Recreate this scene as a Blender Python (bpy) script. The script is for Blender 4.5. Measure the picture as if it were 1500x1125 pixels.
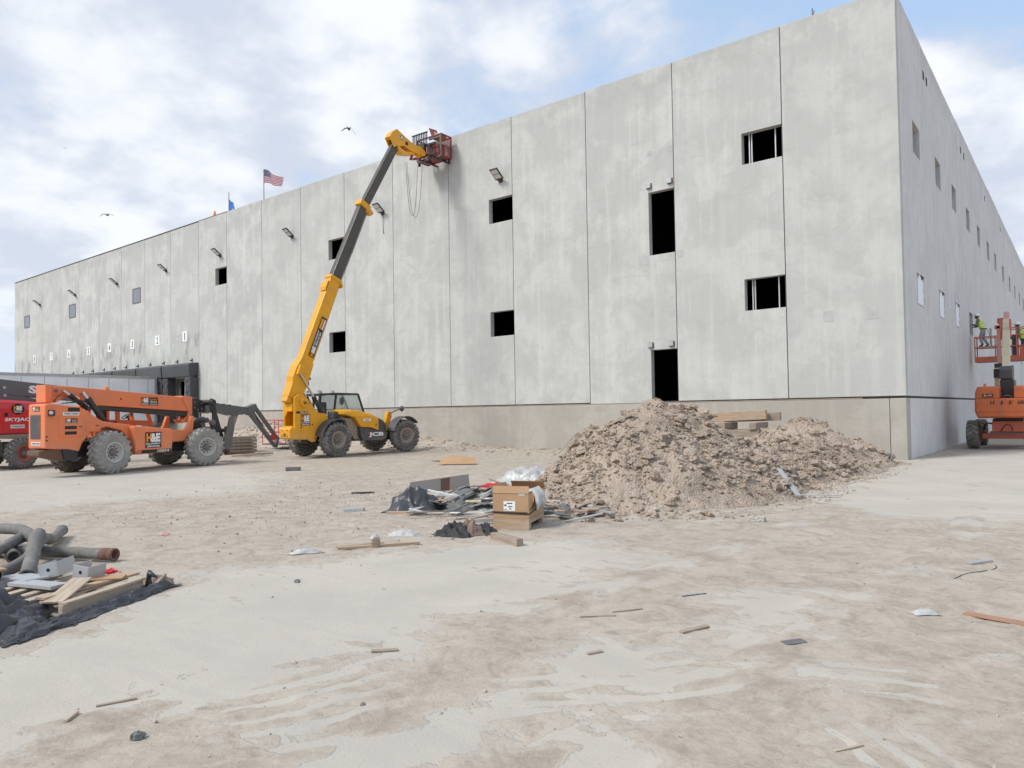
import bpy, bmesh, math, random
import numpy as np
from mathutils import Vector, Matrix, noise as mnoise
for _o in list(bpy.data.objects): bpy.data.objects.remove(_o)
SC = bpy.context.scene
COL = SC.collection
rnd = random.Random(7)
R = math.radians
# ------------------------------------------------------------------ camera
cam_d = bpy.data.cameras.new('camera'); cam = bpy.data.objects.new('camera', cam_d); COL.objects.link(cam)
YAW, PIT, ROL = R(-38.282), R(1.5395), R(-0.8771)
_F = Vector((math.sin(YAW)*math.cos(PIT), math.cos(YAW)*math.cos(PIT), math.sin(PIT)))
_R = Vector((math.cos(YAW), -math.sin(YAW), 0)); _U = _R.cross(_F)
_R2 = math.cos(ROL)*_R + math.sin(ROL)*_U; _U2 = -math.sin(ROL)*_R + math.cos(ROL)*_U
CAMP = Vector((4.2036, -24.234, 1.6))
cam.matrix_world = Matrix(((_R2.x, _U2.x, -_F.x, CAMP.x), (_R2.y, _U2.y, -_F.y, CAMP.y), (_R2.z, _U2.z, -_F.z, CAMP.z), (0, 0, 0, 1)))
cam_d.sensor_width = 36; cam_d.lens = 36*1066.55/1500; cam_d.shift_y = 12.28/1500; cam_d.clip_start = .05; cam_d.clip_end = 5000
SC.camera = cam
SC.render.resolution_x, SC.render.resolution_y = 1024, 768
# ------------------------------------------------------------------ world, sun, exposure
SUN_EL, SUN_AZ = R(48), R(205)      # azimuth measured clockwise from +Y
W = bpy.data.worlds.new('World'); SC.world = W; W.use_nodes = True
wn = W.node_tree; wn.nodes.clear()
def nd(nt, typ, ins=None, **props):
    n = nt.nodes.new(typ)
    for k, v in props.items(): setattr(n, k, v)
    for k, v in (ins or {}).items():
        if isinstance(v, bpy.types.NodeSocket): nt.links.new(v, n.inputs[k])
        else: n.inputs[k].default_value = v
    return n
def math_(nt, op, a, b=0.0, c=0.0, clamp=False):
    n = nt.nodes.new('ShaderNodeMath'); n.operation = op; n.use_clamp = clamp
    for i, v in enumerate((a, b, c)):
        if isinstance(v, bpy.types.NodeSocket): nt.links.new(v, n.inputs[i])
        else: n.inputs[i].default_value = v
    return n.outputs[0]
def mix(nt, fac, a, b, blend='MIX'):
    n = nt.nodes.new('ShaderNodeMix'); n.data_type = 'RGBA'; n.blend_type = blend
    for s, v in ((n.inputs[0], fac), (n.inputs[6], a), (n.inputs[7], b)):
        if isinstance(v, bpy.types.NodeSocket): nt.links.new(v, s)
        else: s.default_value = v if not isinstance(v, tuple) or len(v) == 4 else (*v, 1)
    return n.outputs[2]
def ramp(nt, fac, lo, hi, a=0.0, b=1.0):
    n = nt.nodes.new('ShaderNodeMapRange'); n.interpolation_type = 'SMOOTHSTEP'
    nt.links.new(fac, n.inputs[0])
    for i, v in ((1, lo), (2, hi), (3, a), (4, b)): n.inputs[i].default_value = v
    return n.outputs[0]
def noise(nt, vec, scale, detail=4.0, rough=.55, dist=0.0):
    n = nd(nt, 'ShaderNodeTexNoise', {'Vector': vec, 'Scale': scale, 'Detail': detail, 'Roughness': rough, 'Distortion': dist})
    return n.outputs['Fac']
def scalev(nt, vec, s):
    n = nd(nt, 'ShaderNodeVectorMath', {0: vec}, operation='MULTIPLY'); n.inputs[1].default_value = s; return n.outputs[0]
sky = nd(wn, 'ShaderNodeTexSky', sky_type='NISHITA', sun_disc=False, sun_elevation=SUN_EL, sun_rotation=SUN_AZ, air_density=1.0, dust_density=1.5, ozone_density=1.5)
tc = nd(wn, 'ShaderNodeTexCoord')
sep = nd(wn, 'ShaderNodeSeparateXYZ', {0: tc.outputs['Generated']})
zz = math_(wn, 'ADD', math_(wn, 'MAXIMUM', sep.outputs[2], 0.0), .30)
cx_ = math_(wn, 'DIVIDE', sep.outputs[0], zz); cy_ = math_(wn, 'DIVIDE', sep.outputs[1], zz)
cv = nd(wn, 'ShaderNodeCombineXYZ', {0: cx_, 1: cy_, 2: 9.7}).outputs[0]
cn1 = noise(wn, cv, 1.5, 8, .52, .1); cn2 = noise(wn, cv, 3.4, 7, .55, .05); cn3 = noise(wn, cv, .5, 3, .5)
dens = math_(wn, 'ADD', math_(wn, 'MULTIPLY', cn1, .75), math_(wn, 'MULTIPLY', cn2, .25))
cover = ramp(wn, dens, .41, .53)
lit = ramp(wn, math_(wn, 'ADD', math_(wn, 'MULTIPLY', cn2, .6), math_(wn, 'MULTIPLY', cn1, .4)), .46, .61)
shade = mix(wn, lit, (4.1, 4.45, 5.15, 1), (6.5, 6.6, 6.75, 1))
shade = mix(wn, math_(wn, 'MULTIPLY', cn3, .4), shade, (4.4, 4.8, 5.55, 1))
skyb = mix(wn, .6, sky.outputs[0], (3.9, 5.2, 7.0, 1))
skyc = mix(wn, math_(wn, 'MULTIPLY', cover, .95), skyb, shade)
hz = ramp(wn, sep.outputs[2], 0.0, .22)
skyc = mix(wn, math_(wn, 'MULTIPLY', math_(wn, 'SUBTRACT', 1.0, hz), .55), skyc, (5.3, 5.6, 6.15, 1))
bg = nd(wn, 'ShaderNodeBackground', {'Color': skyc, 'Strength': .084})
wo = nd(wn, 'ShaderNodeOutputWorld'); wn.links.new(bg.outputs[0], wo.inputs[0])
sun_d = bpy.data.lights.new('sun', 'SUN'); sun_d.energy = 1.5; sun_d.angle = R(16); sun_d.color = (1, .96, .9)
sun = bpy.data.objects.new('sun', sun_d); COL.objects.link(sun)
_sd = Vector((math.sin(SUN_AZ)*math.cos(SUN_EL), math.cos(SUN_AZ)*math.cos(SUN_EL), math.sin(SUN_EL)))
sun.rotation_euler = _sd.to_track_quat('Z', 'Y').to_euler()
SC.view_settings.view_transform = 'Standard'; SC.view_settings.look = 'None'; SC.view_settings.gamma = 1
SC.view_settings.exposure = .95
SC.render.engine = 'CYCLES'
# ------------------------------------------------------------------ materials
def mat_base(name):
    m = bpy.data.materials.new(name); m.use_nodes = True; nt = m.node_tree
    return m, nt, nt.nodes['Principled BSDF']
def pos(nt, space='world'):
    if space == 'world': return nd(nt, 'ShaderNodeNewGeometry').outputs['Position']
    return nd(nt, 'ShaderNodeTexCoord').outputs['Object']
def bump(nt, b, h, strength=.3, dist=.02):
    n = nd(nt, 'ShaderNodeBump', {'Height': h, 'Strength': strength, 'Distance': dist}); nt.links.new(n.outputs[0], b.inputs['Normal'])
DUST = (.46, .39, .32)
def paint(name, col, rough=.4, dust=.3, metal=0.0, dscale=3.0, dustcol=DUST, var=.12, chips=None, low=0.0):
    m, nt, b = mat_base(name); p = pos(nt, 'object')
    n1 = noise(nt, p, dscale, 6, .6); n2 = noise(nt, p, dscale*9, 5, .65)
    c = mix(nt, ramp(nt, n1, .35, .7, 0, 1), tuple(col), tuple(max(0, x*(1-var)) for x in col))
    d = ramp(nt, math_(nt, 'ADD', math_(nt, 'MULTIPLY', n1, .6), math_(nt, 'MULTIPLY', n2, .4)), .38, .75, 0, dust)
    if low:
        zl = nd(nt, 'ShaderNodeSeparateXYZ', {0: p}).outputs[2]
        d = math_(nt, 'MAXIMUM', d, math_(nt, 'MULTIPLY', ramp(nt, math_(nt, 'ADD', zl, math_(nt, 'MULTIPLY', n2, .9)), 1.75, .75), ramp(nt, n1, .3, .65, .15, low)))
    c = mix(nt, d, c, dustcol)
    if chips:
        n3 = noise(nt, p, 22, 4, .6); c = mix(nt, ramp(nt, n3, .68, .72, 0, .8), c, chips)
    nt.links.new(c, b.inputs['Base Color'])
    nt.links.new(math_(nt, 'ADD', rough, math_(nt, 'MULTIPLY', d, .9), clamp=True), b.inputs['Roughness'])
    b.inputs['Metallic'].default_value = metal
    bump(nt, b, n2, .08, .004)
    return m
def flat(name, col, rough=.6, metal=0.0):
    m, nt, b = mat_base(name); b.inputs['Base Color'].default_value = (*col, 1); b.inputs['Roughness'].default_value = rough; b.inputs['Metallic'].default_value = metal
    return m
def glass(name, col=(.75, .85, .82), a=.35):
    m, nt, b = mat_base(name); b.inputs['Base Color'].default_value = (*col, 1); b.inputs['Roughness'].default_value = .05; b.inputs['Alpha'].default_value = a
    return m
def wood(name, c1, c2, scale=1.0):
    m, nt, b = mat_base(name); p = pos(nt, 'object')
    g = noise(nt, scalev(nt, p, (2*scale, 22*scale, 22*scale)), 1.6, 6, .6, .6); n = noise(nt, p, 3, 4)
    c = mix(nt, ramp(nt, g, .35, .65), c1, c2); c = mix(nt, ramp(nt, n, .45, .8, 0, .5), c, (.42, .38, .33))
    nt.links.new(c, b.inputs['Base Color']); b.inputs['Roughness'].default_value = .85; bump(nt, b, g, .3, .004)
    return m
def cloth(name, col, rough=.7, var=.35, scale=5, spec=.3):
    m, nt, b = mat_base(name); p = pos(nt, 'object'); n = noise(nt, p, scale, 6, .6); n2 = noise(nt, p, scale*8, 3)
    c = mix(nt, ramp(nt, n, .3, .7), col, tuple(x*(1-var)+.04*var for x in col)); nt.links.new(c, b.inputs['Base Color'])
    b.inputs['Roughness'].default_value = rough; b.inputs['Specular IOR Level'].default_value = spec; bump(nt, b, n2, .15, .004)
    return m
MT = {}
MT['jcb_yellow'] = paint('yellow_paint', (.82, .375, .006), .36, .08, low=.45)
MT['boom_grey'] = paint('boom_steel', (.075, .072, .066), .35, .45, .3, 1.5, (.22, .19, .14))
MT['orange'] = paint('orange_paint', (.82, .215, .075), .4, .22, 0, 2.5, (.58, .40, .30), low=.55)
MT['red'] = paint('red_paint', (.60, .022, .03), .36, .1)
MT['cage_red'] = paint('cage_red_paint', (.25, .018, .022), .5, .25)
MT['jlg_orange'] = paint('weathered_orange', (.62, .14, .035), .5, .22, 0, 3, (.62, .30, .22), .25, (.30, .12, .06))
MT['jlg_red'] = paint('faded_red', (.60, .145, .08), .55, .25, 0, 3, (.6, .38, .34), .25, (.28, .12, .09))
MT['pink'] = paint('sunfaded_red', (.62, .30, .27), .6, .25, 0, 4, (.7, .55, .5))
MT['cream'] = paint('cream_paint', (.70, .58, .38), .5, .2)
MT['black'] = paint('black_steel', (.022, .022, .024), .45, .35, 0, 3, (.16, .14, .12))
MT['dark'] = paint('dark_plastic', (.055, .057, .062), .5, .4, 0, 3, (.25, .22, .19), low=.7)
MT['graysteel'] = paint('grey_steel', (.12, .125, .13), .5, .35, .2)
MT['skyboom'] = paint('charcoal_paint', (.115, .12, .128), .45, .3, 0, 2, (.26, .26, .26))
MT['rubber'] = paint('tyre_rubber', (.12, .118, .11), .8, .9, 0, 4, (.42, .39, .35))
MT['rubber_dusty'] = paint('dusty_tyre_rubber', (.26, .252, .235), .88, .95, 0, 3, (.50, .47, .425))
MT['rubber_mud'] = paint('muddy_tyre_rubber', (.10, .09, .078), .85, .95, 0, 3, (.30, .235, .18))
MT['rim'] = paint('rim_paint', (.52, .51, .49), .45, .35)
MT['rim_rust'] = paint('muddy_rim', (.36, .30, .25), .7, .7, .1, 5, (.40, .32, .26))
MT['rim_red'] = paint('red_rim', (.42, .08, .06), .6, .6)
MT['hub'] = paint('hub_steel', (.09, .085, .085), .5, .5)
MT['chrome'] = flat('chrome', (.6, .6, .6), .2, 1)
MT['glass'] = glass('cab_glass', (.62, .74, .70), .45)
MT['white'] = flat('white_vinyl', (.80, .80, .78), .5)
MT['ink'] = flat('black_vinyl', (.012, .012, .013), .45)
MT['he_orange'] = flat('orange_vinyl', (.80, .30, .03), .5)
MT['lred'] = flat('red_vinyl', (.55, .03, .03), .5)
MT['woodnew'] = wood('pine_wood', (.50, .42, .33), (.38, .30, .22))
MT['woodold'] = wood('weathered_wood', (.36, .29, .23), (.26, .20, .15))
MT['woodtan'] = wood('tan_plywood', (.47, .345, .235), (.37, .26, .17))
MT['steelsheet'] = paint('galvanised_steel', (.46, .48, .49), .45, .25, .4)
MT['rust'] = paint('rusted_steel', (.16, .085, .06), .75, .5, .2, 6, (.30, .22, .17))
MT['cardboard'] = cloth('cardboard', (.46, .295, .165), .85, .12, 3)
MT['card_in'] = cloth('cardboard_inside', (.36, .22, .12), .85, .15, 3)
MT['tarp'] = cloth('black_plastic', (.05, .052, .06), .38, .4, 6, .5)
MT['rag'] = cloth('black_rag', (.03, .03, .032), .6, .4, 8)
MT['brownrag'] = cloth('brown_rag', (.26, .19, .15), .8, .4, 8)
MT['membrane'] = cloth('grey_membrane', (.17, .175, .17), .7, .45, 6)
MT['membrane2'] = cloth('pale_membrane', (.36, .37, .36), .7, .35, 6)
MT['clear'] = cloth('white_plastic_film', (.52, .52, .50), .35, .25, 8, .5)
MT['redplastic'] = flat('red_netting', (.75, .04, .06), .5)
MT['hose'] = paint('hose_rubber', (.13, .127, .12), .75, .85, 0, 3, (.36, .335, .30))
MT['cable'] = flat('black_cable', (.02, .02, .02), .6)
MT['trailer'] = paint('trailer_white', (.80, .82, .86), .4, .15, .0, .8, (.6, .6, .6))
MT['skin'] = flat('skin', (.30, .17, .12), .6)
MT['hat'] = flat('hard_hat_white', (.82, .82, .80), .35)
MT['vest'] = flat('hi_vis', (.62, .80, .06), .6)
MT['vestband'] = flat('reflective_band', (.75, .75, .70), .4)
MT['shirt'] = cloth('grey_shirt', (.20, .20, .20), .85, .2)
MT['jeans_grey'] = cloth('grey_trousers', (.36, .36, .38), .85, .2)
MT['jeans_blue'] = cloth('blue_jeans', (.07, .09, .16), .85, .2)
MT['boot'] = flat('boot_leather', (.10, .07, .05), .7)
MT['unlit_dark'] = flat('painted_unlit_dark', (.02, .02, .021), .9)  # near-black colour stands in for the darkness inside the unlit openings
MT['dullsteel'] = paint('stained_steel', (.33, .31, .29), .6, .4, .1, 4, (.42, .36, .31))
MT['joint'] = flat('joint_sealant', (.075, .072, .068), .9)
MT['lens'] = flat('lamp_lens', (.62, .62, .60), .3)
MT['stud'] = flat('steel_stud', (.55, .55, .53), .4, .5)
MT['pane'] = flat('grey_pane', (.20, .22, .25), .25)
MT['film'] = flat('white_film', (.78, .80, .84), .4)
MT['flag_r'] = flat('flag_red', (.30, .02, .05), .8); MT['flag_w'] = flat('flag_white', (.42, .40, .42), .8); MT['flag_b'] = flat('flag_navy', (.045, .06, .13), .8)
MT['flag_blue'] = flat('flag_blue', (.03, .16, .52), .8)
MT['gull_g'] = flat('gull_grey', (.34, .35, .35), .8); MT['gull_k'] = flat('gull_dark', (.03, .03, .035), .8); MT['gull_w'] = flat('gull_white', (.75, .75, .73), .8)
MT['beacon'] = flat('beacon_orange', (.85, .25, .04), .3)
MT['padblack'] = cloth('dock_pad_vinyl', (.085, .086, .09), .55, .35, 3)
# precast concrete
def concrete(name, ca, cb, cool=0.0, dock=False, STK=.30):
    m, nt, b = mat_base(name); p = pos(nt)
    oi = nd(nt, 'ShaderNodeObjectInfo').outputs['Random']
    off = nd(nt, 'ShaderNodeVectorMath', {0: p, 1: nd(nt, 'ShaderNodeCombineXYZ', {0: math_(nt, 'MULTIPLY', oi, 31.0), 1: math_(nt, 'MULTIPLY', oi, 17.0), 2: math_(nt, 'MULTIPLY', oi, 5.0)}).outputs[0]}, operation='ADD').outputs[0]
    n1 = noise(nt, off, .55, 6, .62, .3); n2 = noise(nt, off, 2.4, 6, .62); st = noise(nt, scalev(nt, off, (2.4, 2.4, .12)), 1.6, 5, .6)
    n4 = noise(nt, off, 26, 4, .7)
    c = mix(nt, ramp(nt, n1, .42, .58), ca, cb)
    c = mix(nt, ramp(nt, n2, .46, .62, 0, .38), c, tuple(x*.80 for x in ca)); n6 = noise(nt, off, 9, 4, .6); c = mix(nt, ramp(nt, n6, .47, .62, 0, .22), c, tuple(x*.80 for x in ca))
    c = mix(nt, ramp(nt, st, .49, .64, 0, STK), c, tuple(x*.74 for x in ca))
    c = mix(nt, ramp(nt, st, .46, .34, 0, .35), c, tuple(min(1, x*1.16) for x in ca))
    c = mix(nt, math_(nt, 'MULTIPLY', oi, .40), c, tuple(x*.84 for x in ca))
    hs = noise(nt, scalev(nt, off, (.35, .35, 5.0)), 1.3, 4, .6); c = mix(nt, ramp(nt, hs, .60, .68, 0, .25), c, tuple(x*.72 for x in ca))
    zc = nd(nt, 'ShaderNodeSeparateXYZ', {0: p}).outputs[2]
    tp = math_(nt, 'ADD', zc, math_(nt, 'MULTIPLY', n1, 2.6)); c = mix(nt, math_(nt, 'MULTIPLY', ramp(nt, tp, 14.2, 15.6), ramp(nt, n2, .35, .6, .1, .5)), c, tuple(x*.68 for x in ca))
    n5 = noise(nt, off, 1.1, 6, .7, 1.2); c = mix(nt, ramp(nt, n5, .55, .61, 0, .28), c, tuple(x*.70 for x in ca))
    voidm = nd(nt, 'ShaderNodeTexVoronoi', {'Vector': off, 'Scale': 5.5}).outputs['Distance']
    c = mix(nt, ramp(nt, voidm, .075, .03, 0, .45), c, tuple(x*.55 for x in ca))
    if dock:
        sx = nd(nt, 'ShaderNodeSeparateXYZ', {0: p})
        zf = math_(nt, 'MULTIPLY', ramp(nt, sx.outputs[2], 7.3, 6.6), ramp(nt, sx.outputs[2], 4.9, 5.5, .35, 1))
        s2 = noise(nt, scalev(nt, p, (1.0, 1, .42)), 1.25, 5, .62)
        c = mix(nt, math_(nt, 'MULTIPLY', zf, ramp(nt, s2, .50, .66, 0, .7)), c, (.22, .22, .215))
    nt.links.new(c, b.inputs['Base Color']); b.inputs['Roughness'].default_value = .9; b.inputs['Specular IOR Level'].default_value = .25
    bump(nt, b, math_(nt, 'ADD', n4, math_(nt, 'MULTIPLY', n2, 2.0)), .12, .01)
    return m
MT['wall'] = concrete('precast_concrete', (.57, .573, .54), (.465, .468, .445))
MT['wall_dock'] = concrete('precast_concrete_dock', (.57, .573, .54), (.465, .468, .445), dock=True)
MT['wall_side_lightened'] = concrete('precast_concrete_side_lightened', (.71, .70, .685), (.62, .613, .60), STK=.45)  # same precast as the front, lightened and warmed against its shade
MT['found'] = concrete('foundation_concrete', (.47, .44, .385), (.39, .36, .31))
MT['patch'] = paint('mortar_patch', (.475, .475, .46), .9, .2)
# soil
def soil(name, ca, cb, s=1.0):
    m, nt, b = mat_base(name); p = pos(nt)
    n1 = noise(nt, p, 1.3*s, 5, .6); n2 = noise(nt, p, 16*s, 5, .68); n3 = noise(nt, p, 70, 3, .7)
    vo = nd(nt, 'ShaderNodeTexVoronoi', {'Vector': p, 'Scale': 26.0*s}); vd = vo.outputs['Distance']
    vb = nd(nt, 'ShaderNodeSeparateColor', {0: vo.outputs['Color']}).outputs[0]
    c = mix(nt, ramp(nt, n1, .35, .68), ca, cb); c = mix(nt, ramp(nt, n2, .45, .72, 0, .6), c, tuple(min(1, x*1.32) for x in ca)); c = mix(nt, ramp(nt, n2, .46, .25, 0, .6), c, tuple(x*.76 for x in cb))
    c = mix(nt, ramp(nt, noise(nt, p, .55, 4, .6), .50, .62, 0, .5), c, tuple(x*.72 for x in cb))
    c = mix(nt, math_(nt, 'MULTIPLY', vb, .4), c, tuple(min(1, x*1.2+.02) for x in ca))
    nt.links.new(c, b.inputs['Base Color']); b.inputs['Roughness'].default_value = .95; b.inputs['Specular IOR Level'].default_value = .1
    bump(nt, b, math_(nt, 'ADD', math_(nt, 'MULTIPLY', vd, -1.1), math_(nt, 'ADD', n2, math_(nt, 'MULTIPLY', n3, .5))), .7, .045)
    return m
MT['soil'] = soil('dry_soil', (.44, .36, .287), (.35, .279, .218))
MT['rock'] = soil('pale_stone', (.58, .55, .50), (.46, .43, .39), 2)
MT['rock_grey'] = soil('grey_stone', (.24, .25, .25), (.16, .17, .17), 2)
# ------------------------------------------------------------------ mesh helpers
def tag(o, label=None, cat=None, group=None, kind=None):
    if label: o['label'] = label
    if cat: o['category'] = cat
    if group: o['group'] = group
    if kind: o['kind'] = kind
    return o
def empty(name, loc=(0, 0, 0), rz=0.0, label=None, cat=None, group=None):
    o = bpy.data.objects.new(name, None); COL.objects.link(o); o.location = loc; o.rotation_euler = (0, 0, rz); o.empty_display_size = .3
    return tag(o, label, cat, group)
_tc = {}
def text_mesh(s, bold=.015):
    k = (s, bold)
    if k not in _tc:
        cu = bpy.data.curves.new('t', 'FONT'); cu.body = s; cu.offset = bold; cu.resolution_u = 3
        ob = bpy.data.objects.new('t', cu); COL.objects.link(ob)
        me = bpy.data.meshes.new_from_object(ob.evaluated_get(bpy.context.evaluated_depsgraph_get()))
        vs = [v.co.copy() for v in me.vertices]; fs = [tuple(p.vertices) for p in me.polygons]
        bpy.data.objects.remove(ob); bpy.data.curves.remove(cu); bpy.data.meshes.remove(me)
        _tc[k] = (vs, fs)
    return _tc[k]
def frame(o, X, Y):
    X = Vector(X).normalized(); Y = Vector(Y).normalized(); Z = X.cross(Y)
    return Matrix(((X.x, Y.x, Z.x, o[0]), (X.y, Y.y, Z.y, o[1]), (X.z, Y.z, Z.z, o[2]), (0, 0, 0, 1)))
class MB:
    def __init__(s, m=None):
        s.v = []; s.f = []; s.mi = []; s.sm = []; s.mats = []; s.cur = 0; s.T = None
        if m is not None: s.mat(m)
    def mat(s, m):
        m = MT[m] if isinstance(m, str) else m
        if m not in s.mats: s.mats.append(m)
        s.cur = s.mats.index(m); return s
    def add(s, vs, fs, smooth=False):
        b = len(s.v)
        s.v += [tuple(s.T @ Vector(v)) if s.T is not None else tuple(v) for v in vs]
        for f in fs:
            s.f.append(tuple(i+b for i in f)); s.mi.append(s.cur); s.sm.append(smooth)
        return s
    def box(s, c, d, rot=None):
        hx, hy, hz = d[0]/2, d[1]/2, d[2]/2
        vs = [Vector((x*hx, y*hy, z*hz)) for x in (-1, 1) for y in (-1, 1) for z in (-1, 1)]
        if rot is not None:
            from mathutils import Euler
            M = rot if isinstance(rot, Matrix) else Euler(rot).to_matrix()
            vs = [M @ v for v in vs]
        c = Vector(c)
        return s.add([v+c for v in vs], [(0, 1, 3, 2), (4, 6, 7, 5), (0, 4, 5, 1), (2, 3, 7, 6), (0, 2, 6, 4), (1, 5, 7, 3)])
    def b2(s, lo, hi):
        return s.box([(a+b)/2 for a, b in zip(lo, hi)], [abs(b-a) for a, b in zip(lo, hi)])
    def prism(s, poly, y0, y1):          # polygon in (x,z) pushed along y
        n = len(poly)
        vs = [(x, y0, z) for x, z in poly]+[(x, y1, z) for x, z in poly]
        return s.add(vs, [tuple(range(n)), tuple(range(2*n-1, n-1, -1))]+[(i, i+n, (i+1) % n+n, (i+1) % n) for i in range(n)])
    def prismx(s, poly, x0, x1):         # polygon in (y,z) pushed along x
        n = len(poly)
        vs = [(x0, y, z) for y, z in poly]+[(x1, y, z) for y, z in poly]
        return s.add(vs, [tuple(range(n)), tuple(range(2*n-1, n-1, -1))]+[(i, i+n, (i+1) % n+n, (i+1) % n) for i in range(n)])
    def loft(s, secs, closed=True, caps=True, smooth=False):
        n = len(secs[0]); vs = [p for q in secs for p in q]; fs = []
        for k in range(len(secs)-1):
            for i in range(n if closed else n-1):
                fs.append((k*n+i, k*n+(i+1) % n, (k+1)*n+(i+1) % n, (k+1)*n+i))
        if caps and closed: fs += [tuple(range(n)), tuple(range((len(secs)-1)*n, len(secs)*n))]
        return s.add(vs, fs, smooth)
    def ring(s, c, d, r, seg):
        d = Vector(d).normalized(); a = d.orthogonal().normalized(); b = d.cross(a)
        return [Vector(c)+a*(r*math.cos(t*2*math.pi/seg))+b*(r*math.sin(t*2*math.pi/seg)) for t in range(seg)]
    def cyl(s, p0, p1, r0, r1=None, seg=12, caps=True):
        r1 = r0 if r1 is None else r1; p0 = Vector(p0); p1 = Vector(p1); d = p1-p0
        A = s.ring(p0, d, r0, seg); B = s.ring(p1, d, r1, seg); b = len(s.v)
        s.add(A+B, [(i, (i+1) % seg, (i+1) % seg+seg, i+seg) for i in range(seg)], True)
        if caps: s.add(A, [tuple(range(seg))]); s.add(B, [tuple(range(seg))])
        return s
    def tube(s, pts, r, seg=8, caps=True):
        pts = [Vector(p) for p in pts]; rs = r if isinstance(r, (list, tuple)) else [r]*len(pts); secs = []
        d0 = (pts[1]-pts[0]).normalized(); a = d0.orthogonal().normalized()
        for i, p in enumerate(pts):
            d = (pts[min(i+1, len(pts)-1)]-pts[max(i-1, 0)]).normalized()
            a = (a-d*a.dot(d)).normalized(); b = d.cross(a)
            secs.append([p+a*(rs[i]*math.cos(t*2*math.pi/seg))+b*(rs[i]*math.sin(t*2*math.pi/seg)) for t in range(seg)])
        return s.loft(secs, True, caps, True)
    def lathe(s, prof, c, axis, seg=32, smooth=True):  # prof: (r,h) along axis
        c = Vector(c); d = Vector(axis).normalized(); a = d.orthogonal().normalized(); b = d.cross(a)
        vs = []
        for r, h in prof:
            for t in range(seg):
                an = 2*math.pi*t/seg; vs.append(c+d*h+a*(r*math.cos(an))+b*(r*math.sin(an)))
        fs = [(k*seg+i, k*seg+(i+1) % seg, (k+1)*seg+(i+1) % seg, (k+1)*seg+i) for k in range(len(prof)-1) for i in range(seg)]
        return s.add(vs, fs, smooth)
    def bar(s, p0, p1, w, h, up=(0, 0, 1)):
        p0 = Vector(p0); p1 = Vector(p1); d = (p1-p0); L = d.length; d.normalize(); u = Vector(up)
        if abs(d.dot(u)) > .98: u = Vector((1, 0, 0))
        x = d.cross(u).normalized(); z = x.cross(d)
        M = Matrix((d, x, z)).transposed()
        return s.box((p0+p1)/2, (L, w, h), M)
    def sphere(s, c, r, seg=12, rings=8, sc=(1, 1, 1)):
        vs = []; c = Vector(c)
        for k in range(rings+1):
            ph = math.pi*k/rings
            for t in range(seg):
                an = 2*math.pi*t/seg; vs.append(c+Vector((r*sc[0]*math.sin(ph)*math.cos(an), r*sc[1]*math.sin(ph)*math.sin(an), r*sc[2]*math.cos(ph))))
        return s.add(vs, [(k*seg+i, (k+1)*seg+i, (k+1)*seg+(i+1) % seg, k*seg+(i+1) % seg) for k in range(rings) for i in range(seg)], True)
    def text(s, st, rect, M, bold=.015, shear=0.0):  # stretch text into rect (x,y,w,h) of plane frame M
        vs, fs = text_mesh(st, bold)
        if not vs: return s
        x0 = min(v.x for v in vs); x1 = max(v.x for v in vs); y0 = min(v.y for v in vs); y1 = max(v.y for v in vs)
        x, y, w, h = rect
        return s.add([M @ Vector((x+(v.x-x0)/(x1-x0)*w+shear*h*(v.y-y0)/(y1-y0), y+(v.y-y0)/(y1-y0)*h, 0)) for v in vs], fs)
    def rect(s, rc, M, z=0.0):
        x, y, w, h = rc
        return s.add([M @ Vector(q) for q in ((x, y, z), (x+w, y, z), (x+w, y+h, z), (x, y+h, z))], [(0, 1, 2, 3)])
    def plate(s, rc, M, z0, z1):
        x, y, w, h = rc
        vs = [M @ Vector((a, b, z)) for z in (z0, z1) for a, b in ((x, y), (x+w, y), (x+w, y+h), (x, y+h))]
        return s.add(vs, [(3, 2, 1, 0), (4, 5, 6, 7), (0, 1, 5, 4), (1, 2, 6, 5), (2, 3, 7, 6), (3, 0, 4, 7)])
    def mesh(s, name, recalc=True):
        me = bpy.data.meshes.new(name); me.from_pydata([tuple(v) for v in s.v], [], s.f)
        for m in s.mats: me.materials.append(m)
        me.polygons.foreach_set('material_index', s.mi); me.polygons.foreach_set('use_smooth', s.sm)
        if recalc:
            bm = bmesh.new(); bm.from_mesh(me); bmesh.ops.recalc_face_normals(bm, faces=bm.faces); bm.to_mesh(me); bm.free()
        me.update(); return me
    def build(s, name, parent=None, bevel=0.0, recalc=True, seg=2):
        o = bpy.data.objects.new(name, s.mesh(name, recalc)); COL.objects.link(o)
        if parent is not None: o.parent = parent
        if bevel:
            b = o.modifiers.new('bevel', 'BEVEL'); b.width = bevel; b.segments = seg; b.limit_method = 'ANGLE'; b.angle_limit = R(40)
        return o
def inst(name, me, loc, rot=(0, 0, 0), sc=(1, 1, 1), parent=None):
    o = bpy.data.objects.new(name, me); COL.objects.link(o); o.location = loc; o.rotation_euler = rot
    o.scale = sc if isinstance(sc, (tuple, list)) else (sc, sc, sc)
    if parent is not None: o.parent = parent
    return o
def copy_tree(o, parent=None):
    c = o.copy(); COL.objects.link(c)
    if parent is not None: c.parent = parent
    for ch in [x for x in COL.objects if x.parent == o]: copy_tree(ch, c)
    return c
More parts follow.
